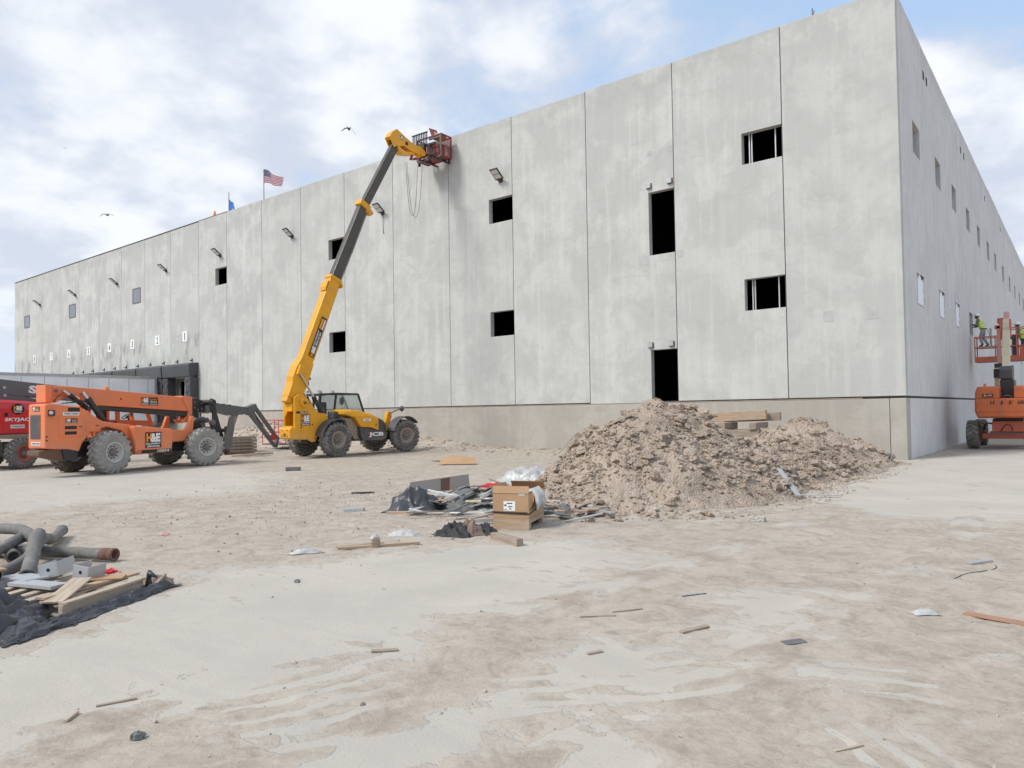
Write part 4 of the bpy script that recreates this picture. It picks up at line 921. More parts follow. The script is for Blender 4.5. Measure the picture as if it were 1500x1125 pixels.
MB('ink').plate((0, 0, .09, .025), SIDE((-.35, Y(.335), 1.38)), -.002, .003).build('door_latch', O)
m = MB('black'); m.b2((-1.66, Y(.27), 1.68), (-1.52, Y(.345), 1.84)); m.mat('lens').cyl((-1.63, Y(.25), 1.77), (-1.63, Y(.27), 1.77), .05, seg=12); m.build('work_lamp', O)
for x, z in ((-1.70, 1.12), (-1.70, 1.02), (-.62, .96)): MB('ink').cyl((x, Y(.345), z), (x, Y(.352), z), .025, seg=10).build('bolt', O)
m = MB('rust'); m.prism([(-1.86, .60), (-1.86, .74), (-1.5, .79), (-1.25, .86), (-.86, .88), (-.84, .46), (-1.2, .44), (-1.6, .55)], Y(.42), Y(1.0)); m.build('rear_axle_carrier', O, .03)
MB('black').prism([(-1.30, .85), (-.86, .88), (-.84, .46), (-1.2, .46)], Y(.36), Y(.418)).build('step', O, .01)
m = MB('black'); m.b2((-.7, Y(.75), .5), (3.6, Y(1.6), .95)); m.b2((-.2, Y(.42), .48), (.2, Y(1.9), .75)); m.b2((3.05, Y(.42), .48), (3.45, Y(1.9), .75)); m.build('chassis', O, .02)
bx = [(.66, 1.36), (1.96, 1.24), (2.02, 1.18), (1.94, .52), (.74, .50), (.70, .9)]
MB('orange').prism(bx, Y(.08), Y(.72)).build('side_tank', O, .05)
he_decal(O, SIDE((1.02, Y(.072), .68)), .54, .48)
m = MB('ink').rect((.90, .53, 1.0, .10), SIDE((0, Y(.074), 0))); m.mat('white').text('10054', (1.42, .545, .40, .075), SIDE((0, Y(.071), 0)), .02, .3)
m.mat('lred')
for k in range(3): m.add([(.74+k*.06, Y(.074), .53), (.77+k*.06, Y(.074), .53), (.82+k*.06, Y(.074), .63), (.79+k*.06, Y(.074), .63)], [(0, 1, 2, 3)])
m.build('decal', O, recalc=False)
m = MB('orange'); m.prism([(1.9, .80), (1.9, 1.22), (2.75, 1.18), (2.86, 1.3), (2.98, 1.62), (3.10, 1.62), (3.06, 1.2), (2.98, .84)], Y(.50), Y(.62)); m.build('frame_rail', O, .02)
MB('orange').prism([(1.9, .80), (1.9, 1.22), (2.75, 1.18), (2.86, 1.3), (2.98, 1.62), (3.10, 1.62), (3.06, 1.2), (2.98, .84)], Y(1.7), Y(1.82)).build('frame_rail', O, .02)
MB('orange').b2((2.4, Y(.62), .8), (3.0, Y(1.7), 1.05)).build('front_crossmember', O, .02)
# open cab on the far side
m = MB('orange')
for x in (.42, 1.36): m.bar((x, Y(1.9), 1.2), (x, Y(1.9), 1.95), .12, .10)
m.bar((.42, Y(1.9), 1.5), (2.5, Y(1.9), 1.42), .06, .16); m.bar((2.34, Y(1.9), 1.95), (2.56, Y(1.9), 1.3), .10, .10)
m.bar((.42, Y(2.3), 1.2), (.42, Y(2.3), 2.3), .10, .10); m.bar((2.2, Y(2.3), 1.2), (2.0, Y(2.3), 2.3), .10, .10); m.b2((.35, Y(1.75), 2.28), (2.1, Y(2.34), 2.36))
m.bar((1.0, Y(1.9), 1.5), (1.0, Y(1.9), 1.95), .2, .06)
m.build('cab_frame', O, .01)
m = MB('orange'); m.b2((.5, Y(1.7), 1.0), (2.4, Y(2.34), 1.3)); m.build('cab_floor', O, .02)
m = MB('black'); m.lathe([(.17, -.015), (.19, 0), (.17, .015), (.15, 0), (.17, -.015)], (1.8, Y(2.05), 1.66), (-.5, 0, .85), 20); m.cyl((1.95, Y(2.05), 1.35), (1.8, Y(2.05), 1.66), .03, seg=8)
for a in (0, 2.1, 4.2): m.cyl((1.8, Y(2.05), 1.66), (1.8+.15*math.sin(a), Y(2.05)+.17*math.cos(a), 1.66+.09*math.sin(a)), .015, seg=6)
m.build('steering_wheel', O)
m = MB('black'); m.b2((.9, Y(1.85), 1.3), (1.35, Y(2.25), 1.5)); m.b2((.86, Y(1.85), 1.5), (.98, Y(2.25), 2.0)); m.build('seat', O, .04)
# boom
yo = Y(1.155)
bmo = [(-1.36, 2.07), (-1.36, 2.53), (-.9, 2.53), (.4, 2.45), (3.33, 2.24), (3.33, 1.78), (.1, 1.98), (-.05, 2.08), (-.30, 2.30), (-.47, 2.31), (-.84, 2.2), (-1.1, 2.06)]
MB('orange').prism(bmo, Y(.955), Y(1.355)).build('boom_outer', O, .02)
MB('orange').prism([(-1.40, 2.06), (-1.40, 2.55), (-1.22, 2.55), (-1.22, 2.04)], Y(.93), Y(1.38)).build('boom_end_box', O, .015)
MB('orange').prism([(-1.2, 2.28), (-1.18, 2.5), (-.95, 2.52), (-.35, 2.38), (-.22, 2.40), (-.02, 2.16), (.14, 1.97), (.05, 1.97), (-.35, 2.26), (-.9, 2.24)], Y(.935), Y(.953)).build('boom_plate', O, .006)
MB('black').prism([(.1, 1.975), (3.2, 1.775), (3.2, 1.62), (.1, 1.86)], Y(.99), Y(1.32)).build('boom_inner', O, .01)
m = MB('orange'); m.prism([(2.95, 2.265), (3.0, 2.30), (3.37, 2.27), (3.37, 1.70), (3.24, 1.45), (3.16, 1.46), (3.22, 1.76)], Y(.93), Y(1.38)); m.build('boom_collar', O, .015)
m = MB('orange'); m.prism([(2.94, 1.52), (3.0, 1.40), (3.2, 1.43), (3.26, 1.6), (3.18, 1.62), (3.08, 1.52)], Y(.99), Y(1.32)); m.build('stop_hook', O, .01)
he_decal(O, SIDE((1.50, Y(.948), 1.985)), .60, .25, wide=True)
MB('ink').cyl((.84, Y(.945), 2.18), (.84, Y(.956), 2.18), .025, seg=10).build('bolt', O)
m = MB('beacon'); m.cyl((.42, Y(1.02), 2.45), (.42, Y(1.02), 2.53), .075, .065, 14); m.build('beacon', O)
m = MB('graysteel'); m.cyl((-1.12, Y(.90), 2.39), (-1.12, Y(.935), 2.39), .05, seg=14); m.build('boom_pin', O)
ram(O, (-.30, Y(.78), 1.88), (-.80, Y(.80), 2.26), (-.98, Y(.82), 2.40), .065, .05)
ram(O, (.16, Y(.72), 1.50), (-.28, Y(.80), 2.16), (-.38, Y(.88), 2.36), .085, .045)
m = MB('rust')
m.tube([(-1.22, Y(.86), 2.08), (-1.16, Y(.84), 2.18), (-1.0, Y(.82), 2.34), (-.93, Y(.82), 2.42), (-.86, Y(.82), 2.38), (-.78, Y(.84), 2.26)], .022, 6); m.build('hydraulic_pipe', O)
for k in range(3):
    MB('cable').tube([(-1.1, Y(.7), 2.03), (-.85+k*.05, Y(.66), 2.06), (-.68+k*.06, Y(.62), 2.13-.03*k), (-.5+k*.05, Y(.64), 2.10), (-.42+k*.03, Y(.7), 1.96), (-.5, Y(.75), 1.86)], .013, 6).build('hydraulic_hose', O)
# nose, carriage, forks
m = MB('black'); m.prism([(3.30, 2.20), (3.67, 2.25), (3.74, 2.16), (3.94, 2.12), (3.97, 1.76), (3.53, 1.74), (3.37, 1.78)], Y(1.0), Y(1.31)); m.b2((3.4, Y(.98), 1.85), (3.6, Y(1.33), 2.18)); m.build('boom_nose', O, .012)
for x, z in ((3.5, 2.1), (3.5, 1.9), (3.62, 1.83), (3.78, 2.05), (3.78, 1.86)): MB('steelsheet').cyl((x, Y(.985), z), (x, Y(.97), z), .018, seg=8).build('bolt', O)
cpz = [(3.80, 2.12), (3.88, 2.22), (4.02, 2.18), (4.10, 1.75), (4.30, 1.15), (4.40, .92), (4.25, .74), (4.02, .82), (3.90, 1.15), (3.86, 1.35), (3.95, 1.48), (3.95, 1.7), (3.86, 1.85)]
for a, b in ((.62, .70), (1.58, 1.66)): MB('black').prism(cpz, Y(a), Y(b)).build('carriage_arm', O, .015)
MB('black').cyl((3.92, Y(.55), 2.08), (3.92, Y(1.72), 2.08), .10, seg=18).build('carriage_pin', O)
m = MB('graysteel'); m.cyl((3.78, Y(.72), 1.48), (3.78, Y(1.6), 1.48), .09, seg=14); m.cyl((3.86, Y(.50), 1.40), (3.86, Y(.62), 1.40), .10, seg=14); m.build('tilt_cylinder', O)
for a, b in ((.40, .46), (1.84, 1.90)): MB('graysteel').prism([(4.46, 1.60), (4.60, 1.60), (4.66, 1.2), (4.52, .60), (4.48, .42), (4.14, .52), (4.22, .85), (4.34, 1.1)], Y(a), Y(b)).build('side_plate', O, .01)
m = MB('rust'); m.b2((4.40, Y(.46), .36), (4.52, Y(1.84), .50)); m.b2((4.42, Y(.46), 1.05), (4.52, Y(1.84), 1.18)); m.build('carriage_bar', O, .01)
for a in (.62, 1.55): MB('rust').prism([(4.52, .26), (4.52, 1.25), (4.60, 1.25), (4.62, .34), (5.75, .29), (5.75, .26)], Y(a), Y(a+.14)).build('fork', O, .008)
# ------------------------------------------------------------------ red boom lift
WS = 1.15
sd_ = Vector((-.1595, .9872, 0)); sn = Vector((.9872, .1595, 0)); sl = Vector((-22.85, -15.55, 0))-sn*WS
S = empty('boom_lift', (sl.x, sl.y, 0), math.atan2(sd_.y, sd_.x), 'red boom lift with charcoal boom lowered, parked left of the orange telehandler', 'boom lift')
Y = lambda off: off-WS
for u, off, sd, st in ((.05, .17, -1, R(14)), (.05, 2.13, 1, R(14)), (2.55, .17, -1, 0), (2.55, 2.13, 1, 0)):
    wheel(S, (u, Y(off), .50), .50, .36, .26, 'rubber', 'rim_red', sd, 'block', 22, st)
m = MB('dark'); m.b2((-.3, Y(.38), .40), (2.9, Y(1.92), .85)); m.b2((-.75, Y(.5), .45), (-.3, Y(1.8), .88)); m.build('chassis', S, .03)
MB('woodold').prism([(-.9, 1.02), (-.9, 1.12), (.6, 1.13), (1.4, 1.08), (1.4, .98), (.4, .95)], Y(.30), Y(2.0)).build('turntable_deck', S, .02)
MB('black').cyl((1.1, Y(1.15), .8), (1.1, Y(1.15), 1.05), .45, seg=24).build('slew_ring', S)
def ssec(u, zb, zt, yo): return [(u, Y(yo), zb), (u, Y(yo), zt-.30), (u, Y(yo+.10), zt-.08), (u, Y(yo+.25), zt), (u, Y(1.0), zt), (u, Y(1.0), zb)]
MB('red').loft([ssec(-1.9, 1.25, 2.0, .5), ssec(-1.6, 1.15, 2.22, .33), ssec(-.5, 1.14, 2.26, .28), (ssec(.35, 1.14, 2.21, .28)), ssec(1.5, 1.14, 2.1, .28), ssec(1.75, 1.2, 2.0, .36)]).build('turntable_cover', S, .03)
def ssec2(u, zb, zt): return [(u, Y(1.35), zb), (u, Y(1.35), zt), (u, Y(1.9), zt), (u, Y(2.02), zt-.2), (u, Y(2.02), zb)]
MB('red').loft([ssec2(-1.6, 1.15, 2.2), ssec2(1.6, 1.15, 2.1)]).build('turntable_cover', S, .03)
SS = lambda x, z: SIDE((x, Y(.272), z))
he_decal(S, SS(-.20, 1.76), .40, .36, round_=True)
MB('white').text('SKYJACK', (0, 0, .92, .14), SS(-.40, 1.52), .03, .15).build('lettering', S, recalc=False)
number_plate(S, SS(-.22, 1.32), .42, .11, '10406609')
MB('ink').plate((0, 0, .10, .12), SS(-.40, 1.70), -.004, .006).build('latch', S)
bt = lambda u: 2.95-.091*(u+.2)
tubebox(S, 'boom', (-1.4, bt(-1.4)-.26), (7.9, bt(7.9)-.25), .36, .50, .36, .46, Y(1.15), 'skyboom', .02)
MB('skyboom').prism([(7.7, bt(7.7)-.02), (9.2, bt(9.2)-.02), (10.05, bt(10.05)-.04), (10.0, bt(10)-.3), (9.7, bt(9.7)-.38), (9.0, bt(9)-.48), (8.4, bt(8.4)-.40), (7.7, bt(7.7)-.46)], Y(1.02), Y(1.30)).build('boom_fly', S, .015)
for k in range(7): MB('steelsheet' if k % 2 else 'ink').b2((7.95+k*.16, Y(1.0), bt(7.95+k*.16)-.04), (8.08+k*.16, Y(1.02), bt(7.95+k*.16)-.005)).build('edge_mark', S)
MB('skyboom').prism([(-.9, 2.38), (-.5, 2.45), (.1, 2.48), (.9, 2.30), (1.1, 2.2), (-.9, 2.2)], Y(.98), Y(1.32)).build('boom_saddle', S, .01)
MB('white').text('SKYJACK', (0, 0, 2.4, .34), frame((.66, Y(.965), 2.42), (1, 0, -.091), (.091, 0, 1)), .05).build('boom_lettering', S, recalc=False)
for x, z in ((-.07, 2.66), (-.05, 2.40)): MB('steelsheet').cyl((x, Y(.955), z), (x, Y(.98), z), .05, seg=14).build('pivot_pin', S)
# jib: knuckle, two parallel arms
m = MB('skyboom'); m.prism([(9.95, 2.02), (10.2, 2.08), (10.38, 2.16), (10.48, 2.08), (10.40, 1.85), (10.25, 1.62), (10.08, 1.64), (9.95, 1.8)], Y(1.0), Y(1.30)); m.build('jib_knuckle', S, .012)
tubebox(S, 'jib_arm', (10.40, 2.08), (11.78, .52), .16, .14, .16, .13, Y(1.15), 'skyboom', .01)
tubebox(S, 'jib_arm', (10.18, 1.70), (11.62, .18), .16, .13, .16, .12, Y(1.15), 'skyboom', .01)
tubebox(S, 'jib_end', (11.66, .10), (11.80, .58), .18, .14, .18, .14, Y(1.15), 'skyboom', .01)
ram(S, (10.35, Y(1.15), 1.80), (10.9, Y(1.15), 1.15), (11.5, Y(1.15), .50), .05, .03, 'graysteel')
MB('lred').b2((11.35, Y(1.05), .45), (11.6, Y(1.09), .72)).build('jib_guard', S)
bk = MB('red')
zb0, zt0 = .25, 1.38
for x in (11.95, 12.95):
    for yk in (Y(.05), Y(.75), Y(1.5), Y(2.3)): bk.cyl((x, yk, zb0), (x, yk, zt0), .02, seg=8)
    for z in (zb0, .8, zt0): bk.cyl((x, Y(.05), z), (x, Y(2.3), z), .02, seg=8)
for yk in (Y(.05), Y(2.3)):
    for z in (zb0, .8, zt0): bk.cyl((11.95, yk, z), (12.95, yk, z), .02, seg=8)
bk.cyl((12.2, Y(.05), zt0), (12.2, Y(.05), 1.85), .02, seg=8).cyl((12.2, Y(.05), 1.85), (12.2, Y(1.2), 1.85), .02, seg=8)
bas = bk.build('platform_rails', S)
MB('graysteel').b2((11.93, Y(.05), .2), (12.97, Y(2.3), .25)).build('platform_floor', S)
MB('black').b2((12.0, Y(.5), 1.1), (12.15, Y(1.0), 1.35)).build('control_box', S, .02)
# ------------------------------------------------------------------ orange boom lift beside the side wall
L = empty('boom_lift', (1.95, 7.55, 0), R(90), 'weathered orange boom lift with raised cream boom beside the side wall', 'boom lift')
# local x = +Y world (away), local y = -X world
Y = lambda X: 1.95-X
for u, X, sd in ((0, .87, 1), (0, 3.03, -1), (2.6, .87, 1), (2.6, 3.03, -1)):
    wheel(L, (u, Y(X), .515), .52, .40, .24, 'rubber', 'jlg_red', sd, 'block', 18)
m = MB('jlg_red'); m.b2((-.12, Y(1.15), .36), (.12, Y(2.75), .55)); m.b2((2.5, Y(1.15), .36), (2.74, Y(2.75), .55)); m.build('axle', L, .02)
m = MB('jlg_red'); m.b2((-.35, Y(1.48), .62), (2.9, Y(2.42), 1.0)); m.build('chassis', L, .02)
MB('black').cyl((1.2, 0, 1.0), (1.2, 0, 1.12), .5, seg=24).b2((-.25, Y(1.5), 1.0), (.8, Y(2.4), 1.09)).build('slew_ring', L)
MB('graysteel').bar((-.38, Y(1.4), .58), (-.38, Y(2.55), .56), .06, .05).build('tie_bar', L)
m = MB('cable'); m.tube([(-.37, Y(1.75), .66), (-.38, Y(1.84), .80), (-.38, Y(1.95), .90), (-.38, Y(2.06), .82), (-.37, Y(2.10), .66)], .014, 6); m.tube([(-.1, Y(1.2), .65), (-.15, Y(1.24), .85), (-.15, Y(1.35), .93), (-.1, Y(1.5), .9)], .03, 8); m.build('hose', L)
def lsec(x, zb, zt, hw):
    c = Y(1.97); r = .07
    return [(x, c-hw+.06, zb), (x, c-hw, zb+.25), (x, c-hw+.01, zt-.2), (x, c-hw+r, zt), (x, c+hw-r, zt), (x, c+hw-.01, zt-.2), (x, c+hw, zb+.25), (x, c+hw-.06, zb)]
# counterweight: full-width lower shell, two upper humps beside the boom slot
a, b = Y(2.92), Y(1.03)
def cs(x, g=0.0): return [(x, a+.09+g, 1.12+g), (x, b-.09-g, 1.12+g), (x, b-g, 1.36), (x, b-.01-g, 1.82), (x, a+.01+g, 1.82), (x, a+g, 1.36)]
MB('jlg_orange').loft([cs(-1.05, .05), cs(-.95), cs(1.3), cs(1.4, .05)]).build('counterweight', L, .03)
for X0, X1 in ((1.03, 1.79), (2.21, 2.92)):
    a, b = Y(X1), Y(X0); ll = X0 < 1.5
    def cs(x, g=0.0):
        if ll: return [(x, a, 1.822), (x, b-.01-g, 1.822), (x, b-.025-g, 2.05), (x, b-.10-g, 2.25-g), (x, a, 2.25-g)]
        return [(x, a+.01+g, 1.822), (x, b, 1.822), (x, b, 2.25-g), (x, a+.10+g, 2.25-g), (x, a+.025+g, 2.05)]
    MB('jlg_orange').loft([cs(-1.045, .05), cs(-.945), cs(1.3), cs(1.4, .05)]).build('turntable_cover', L, .03)
m = MB('ink'); M = frame((-1.064, Y(1.28), 1.94), (0, -1, 0), (0, 0, 1)); m.rect((0, -.08, .33, .12), M); m.mat('cream').text('JLG', (.03, -.06, .26, .08), M @ Matrix.Translation((0, 0, .003)), .03); m.build('decal', L, recalc=False)
m = MB('ink'); M = frame((-1.058, Y(1.5), 1.60), (0, -1, 0), (0, 0, 1))
for s, x, w_ in (('H', 0, .12), ('&', .30, .09), ('E', .55, .10), ('600S', .80, .26)): m.text(s, (x, 0, w_, .13), M, .02, .2)
m.build('worn_lettering', L, recalc=False)
MB('jlg_orange').b2((-1.07, Y(2.85), 1.345), (-1.05, Y(1.1), 1.365)).build('seam_rib', L)
MB('beacon').cyl((-.5, Y(1.32), 2.25), (-.5, Y(1.32), 2.36), .045, seg=12).build('beacon', L)
m = MB('black'); m.b2((-.2, Y(2.17), 1.78), (.9, Y(1.75), 2.5)); m.prism([(-.1, 2.5), (1.0, 2.5), (1.0, 3.05), (.3, 3.0), (-.05, 2.75)], Y(2.11), Y(1.76)); m.build('boom_pivot', L, .03)
m = MB('dark'); m.prism([(-.2, 2.52), (.05, 2.52), (.25, 2.95), (.1, 3.0), (-.2, 2.85)], Y(2.13), Y(1.73)); m.build('pivot_cover', L, .03)
MB('steelsheet').tube([(-.23, Y(1.80), 1.82), (-.24, Y(1.86), 1.90), (-.24, Y(1.95), 1.93), (-.24, Y(2.05), 1.90), (-.23, Y(2.12), 1.82)], .015, 6).build('cable_loop', L)
def beam3(par, name, p0, p1, w, h, mt, bev=.01):
    return MB(mt).bar(p0, p1, w, h).build(name, par, bev)
bl0 = (.55, Y(1.90), 2.90); bl1 = (4.2, Y(1.70), 5.0)
beam3(L, 'boom', bl0, bl1, .25, .26, 'cream', .015)
beam3(L, 'boom_tip', (3.95, Y(1.714), 4.87), (4.85, Y(1.67), 5.38), .20, .20, 'pink', .01)
m = MB('jlg_red'); m.b2((3.2, Y(1.92), 4.3), (3.35, Y(1.86), 5.0)); m.b2((3.2, Y(1.60), 4.2), (3.35, Y(1.54), 5.0)); m.build('boom_bracket', L)
# mast for platform rotator, platform
m = MB('pink'); m.b2((6.5, Y(1.32), 3.4), (6.65, Y(1.17), 5.06)); m.build('platform_mast', L, .015)
m = MB('jlg_red'); m.b2((6.48, Y(1.46), 3.45), (6.6, Y(1.36), 5.0)); m.b2((6.5, Y(1.5), 4.92), (6.7, Y(1.1), 5.08)); m.b2((4.6, Y(1.72), 5.0), (6.6, Y(1.35), 5.2)); m.build('jib', L, .015)
m = MB('black'); m.b2((6.45, Y(1.36), 3.0), (6.65, Y(1.05), 3.4)); m.build('rotator', L, .02)
m = MB('cream'); m.b2((1.4, Y(1.62), 2.2), (1.6, Y(1.46), 3.0)); m.build('tower_link', L, .01)
m = MB('black'); m.b2((1.35, Y(1.66), 2.62), (1.65, Y(1.44), 2.95)); m.b2((1.35, Y(1.66), 2.2), (1.65, Y(1.44), 2.3)); m.build('link_joint', L, .01)
xb0, xb1 = 7.85, 8.75
m = MB('jlg_red'); m.b2((xb0-.03, Y(2.32), 3.56), (xb0+.02, Y(.19), 3.80)); m.b2((xb1-.02, Y(2.32), 3.56), (xb1+.03, Y(.19), 3.80)); m.b2((xb0+.02, Y(.24), 3.56), (xb1-.02, Y(.19), 3.78)); m.b2((xb0+.02, Y(2.32), 3.56), (xb1-.02, Y(2.27), 3.78)); m.build('toe_board', L, .006)
MB('graysteel').b2((xb0, Y(2.3), 3.56), (xb1, Y(.21), 3.60)).build('platform_floor', L)
m = MB('jlg_red')
for x in (xb0, xb1):
    for X in (.21, 1.0, 1.8, 2.3): m.cyl((x, Y(X), 3.8), (x, Y(X), 4.72 if X < 1.5 else 5.05), .025, seg=8)
    for z in (4.24, 4.72): m.cyl((x, Y(.21), z), (x, Y(2.3), z), .025, seg=8)
    m.cyl((x, Y(1.5), 5.05), (x, Y(2.3), 5.05), .025, seg=8)
for X in (.21, 2.3):
    for z in (4.24, 4.72): m.cyl((xb0, Y(X), z), (xb1, Y(X), z), .025, seg=8)
m.build('platform_rails', L)
m = MB('dark'); m.prism([(xb0+.02, 4.55), (xb0+.3, 4.55), (xb0+.3, 4.75), (xb0+.02, 4.70)], Y(1.85), Y(1.55)); m.b2((xb0+.1, Y(1.80), 3.6), (xb0+.2, Y(1.62), 4.55)); m.build('control_console', L, .01)
m = MB('jlg_red'); m.prism([(xb0-.04, 4.2), (xb0, 4.2), (xb0, 3.8), (xb0-.04, 3.8)], Y(2.05), Y(1.9)); m.build('gate_plate', L)
MB('woodnew').b2((xb0+.28, Y(1.2), 4.262), (xb0+.62, Y(.20), 4.30)).build('deck_board', L)
# ------------------------------------------------------------------ soil pile
def pile_h(x, y):
    wob = (fbm(x*.6, y*.6, 4, 31)-.5)*.55
    def hump(cx, cy, rx0, rx1, ry0, ry1, h, pw=1.0):
        dx = x-cx; dy = y-cy
        r = np.hypot(dx/np.where(dx < 0, rx0, rx1), dy/np.where(dy < 0, ry0, ry1))+wob*.5
        t = np.clip(1-r, -.3, 1); s = np.where(t > 0, t/(t+.10*(1-t)+1e-6)*.0+t, t)
        return h*np.where(t > .82, .82+(t-.82)*.72, t)*1.05
    a = hump(-2.50, -10.9, 2.75, 2.65, 3.75, 3.8, 1.82)
    b = hump(-1.45, -4.6, 2.6, 1.75, 3.6, 3.5, 1.36)
    c = hump(-1.6, -7.6, 2.4, 1.55, 2.6, 2.6, 1.0)
    d = hump(-.9, -2.4, 1.6, 1.05, 1.6, 1.7, .80)
    k = .12; st = np.stack([a, b, c, d]); h = k*np.log(np.exp(st/k).sum(0))-.05
    lump = (fbm(x*1.6, y*1.6, 4, 33)-.5)*.34+(fbm(x*5, y*5, 4, 35, .6)-.5)*.20+np.abs(fbm(x*9, y*9, 3, 36)-.5)*.16
    env = sstep(h, -.15, .35)
    return h-.03+lump*env
px_ = np.arange(-7.2, 2.2, .035); py_ = np.arange(-16, .0, .035)
PX, PY = np.meshgrid(px_, py_); PH = pile_h(PX, PY)
pile = empty('soil_pile', (0, 0, 0), 0, 'large heap of dry brown excavated soil against the warehouse corner', 'soil heap')
PZ = np.where(PH > -.02, PH, np.minimum(-.25, PH*3)); PZ = np.where(PX > .25, np.minimum(PZ, PH-.1*(PX-.25)), PZ); PZ = np.where((PY > -.06), -.3, PZ)
grid_obj('mound', PX, PY, PZ, MT['soil'], parent=pile)
def clod_mesh(seed, m, smooth=True, rough=.35):
    bm = bmesh.new(); bmesh.ops.create_cube(bm, size=1.2); bmesh.ops.subdivide_edges(bm, edges=bm.edges, cuts=1, use_grid_fill=True)
    rr = random.Random(seed); sc = (rr.uniform(.8, 1.25), rr.uniform(.8, 1.25), rr.uniform(.55, .95))
    for v in bm.verts:
        n = v.co.normalized(); k = 1+rr.uniform(-rough, rough)*.8+.3*mnoise.noise(n*1.7+Vector((seed, 3, 1)))
        v.co = Vector((n.x*sc[0], n.y*sc[1], n.z*sc[2]))*k*.5
    me = bpy.data.meshes.new('clod'); bm.to_mesh(me); bm.free(); me.materials.append(MT[m])
    for p in me.polygons: p.use_smooth = smooth
    return me
CL = [clod_mesh(i, 'soil', False, .5) for i in range(10)]
STN = [clod_mesh(40+i, 'rock', False, .3) for i in range(4)]
def arr(me):
    v = np.array([tuple(q.co) for q in me.vertices]); f = np.array([tuple(p.vertices) for p in me.polygons]); return v, f
def merged(name, meshes, items, mat, parent=None, smooth=False):
    A = [arr(m) for m in meshes]; V = []; Fq = []; b = 0
    for (k, x, y, z, s, rx, ry, rz) in items:
        from mathutils import Euler
        v, f = A[k]; M = np.array(Euler((rx, ry, rz)).to_matrix())*s
        V.append(v @ M.T+np.array([x, y, z])); Fq.append(f+b); b += len(v)
    V = np.concatenate(V); Fq = np.concatenate(Fq); me = bpy.data.meshes.new(name)
    me.from_pydata(V.tolist(), [], Fq.tolist()); me.materials.append(mat)
    if smooth: me.polygons.foreach_set('use_smooth', [True]*len(me.polygons))
    o = bpy.data.objects.new(name, me); COL.objects.link(o)
    if parent is not None: o.parent = parent
    return o
rs = np.random.RandomState(5)
cand = []
while len(cand) < 12000:
    x = rs.uniform(-6.8, .7, 4000); y = rs.uniform(-15.6, -.5, 4000); h = pile_h(x, y)
    dens = np.where(h > .05, .85, np.where(h > -.25, .30, .0))
    dens = dens*np.clip(.35+3.2*(fbm(x*.55+7, y*.55, 3, 61)-.38), .12, 1.0)
    ok = rs.rand(4000) < dens
    cand += list(zip(x[ok], y[ok], h[ok]))
cand = cand[:12000]
ca_ = np.array(cand); cg = ground_h(ca_[:, 0], ca_[:, 1])
big = []; small = []
for i, (x, y, h) in enumerate(cand):
    s = .036*(1-rs.rand())**(-.46)
    if x > .2: s = min(s, .06)
    s = min(s, .26)*(1.0 if h > .1 else .6); z = max(h, cg[i])+s*.12
    (big if s > .075 else small).append((i % 10, x, y, z, s, rs.uniform(-.5, .5), rs.uniform(-.5, .5), rs.uniform(0, 6.28)))
big.sort(key=lambda q: -q[4]); small += big[300:]; big = big[:300]
for (k, x, y, z, s, a, b, c) in big: inst('clod', CL[k], (x, y, z), (a, b, c), s, pile)
tag(merged('loose_soil', CL, small, MT['soil'], pile), kind='stuff')
for (x, y, s) in ((-4.2, -13.2, .24), (-4.75, -12.6, .16), (-1.15, -13.9, .12), (-3.3, -14.1, .1), (.15, -9.0, .09)):
    inst('stone', STN[int(abs(x*10)) % 4], (x, y, max(float(pile_h(np.array([x]), np.array([y]))[0]), 0)+s*.3), (.2, .1, x), s, pile)
# ground scatter: pebbles and crumbs
it = []; n = 0
gxs = rs.uniform(-14, 5.5, 26000); gys = rs.uniform(-23.3, -3, 26000)
cm = clean_mask(gxs, gys); dcam = np.hypot(gxs-CAMP.x, gys-CAMP.y)
keep = rs.rand(26000) < np.where(cm > .5, .10, .42)*np.clip(1.4-dcam/16, .15, 1)*np.clip(.2+2.2*(fbm(gxs*.5, gys*.5, 3, 51)-.3), .1, 1.4)
keep &= (pile_h(gxs, gys) < .0)
zz_ = ground_h(gxs, gys)
for x, y, z in zip(gxs[keep], gys[keep], zz_[keep]):
    s = min(.0062*(1-rs.rand())**(-.42), .026); it.append((rs.randint(4), x, y, z+s*.1, s, rs.uniform(-1, 1), rs.uniform(-1, 1), rs.uniform(0, 6)))
for _ in range(2600):
    x = rs.normal(-6.2, 2.4); y = rs.normal(-15.6, 2.4)
    if y < -21 or x > -1.2 or float(x+y) > -15.5 and x > -3.5: continue
    s = min(.009*(1-rs.rand())**(-.40), .04); it.append((rs.randint(4), x, y, .004+s*.1, s, rs.uniform(-1, 1), rs.uniform(-1, 1), rs.uniform(0, 6)))
rs.shuffle(it); it = [tuple([int(q[0])]+list(q[1:])) for q in it]
h3 = len(it)//2
crumb = soil('soil_crumbs', (.56, .49, .42), (.48, .41, .34), 2)
tag(merged('loose_pebbles', [clod_mesh(80+i, 'soil') for i in range(4)], it[:h3], crumb), 'brown soil crumbs strewn across the yard', 'soil crumbs', kind='stuff')
tag(merged('loose_gravel', STN, it[h3:], MT['rock']), 'pale gravel strewn across the yard', 'gravel', kind='stuff')
bx_ = rs.uniform(-37, -9, 2600); by_ = rs.uniform(-3.8, -.15, 2600); bh = berm(bx_, by_); kb = rs.rand(2600) < np.clip(bh*2.2+.05, 0, 1)
tag(merged('berm_clods', CL, [(i % 10, x, y, z, min(.16, .05*(1-rs.rand())**(-.5)), 0, 0, rs.uniform(0, 6)) for i, (x, y, z) in enumerate(zip(bx_[kb], by_[kb], ground_h(bx_[kb], by_[kb])))], MT['soil']), 'loose clods on the low soil bank along the wall foot', 'soil clods', kind='stuff')
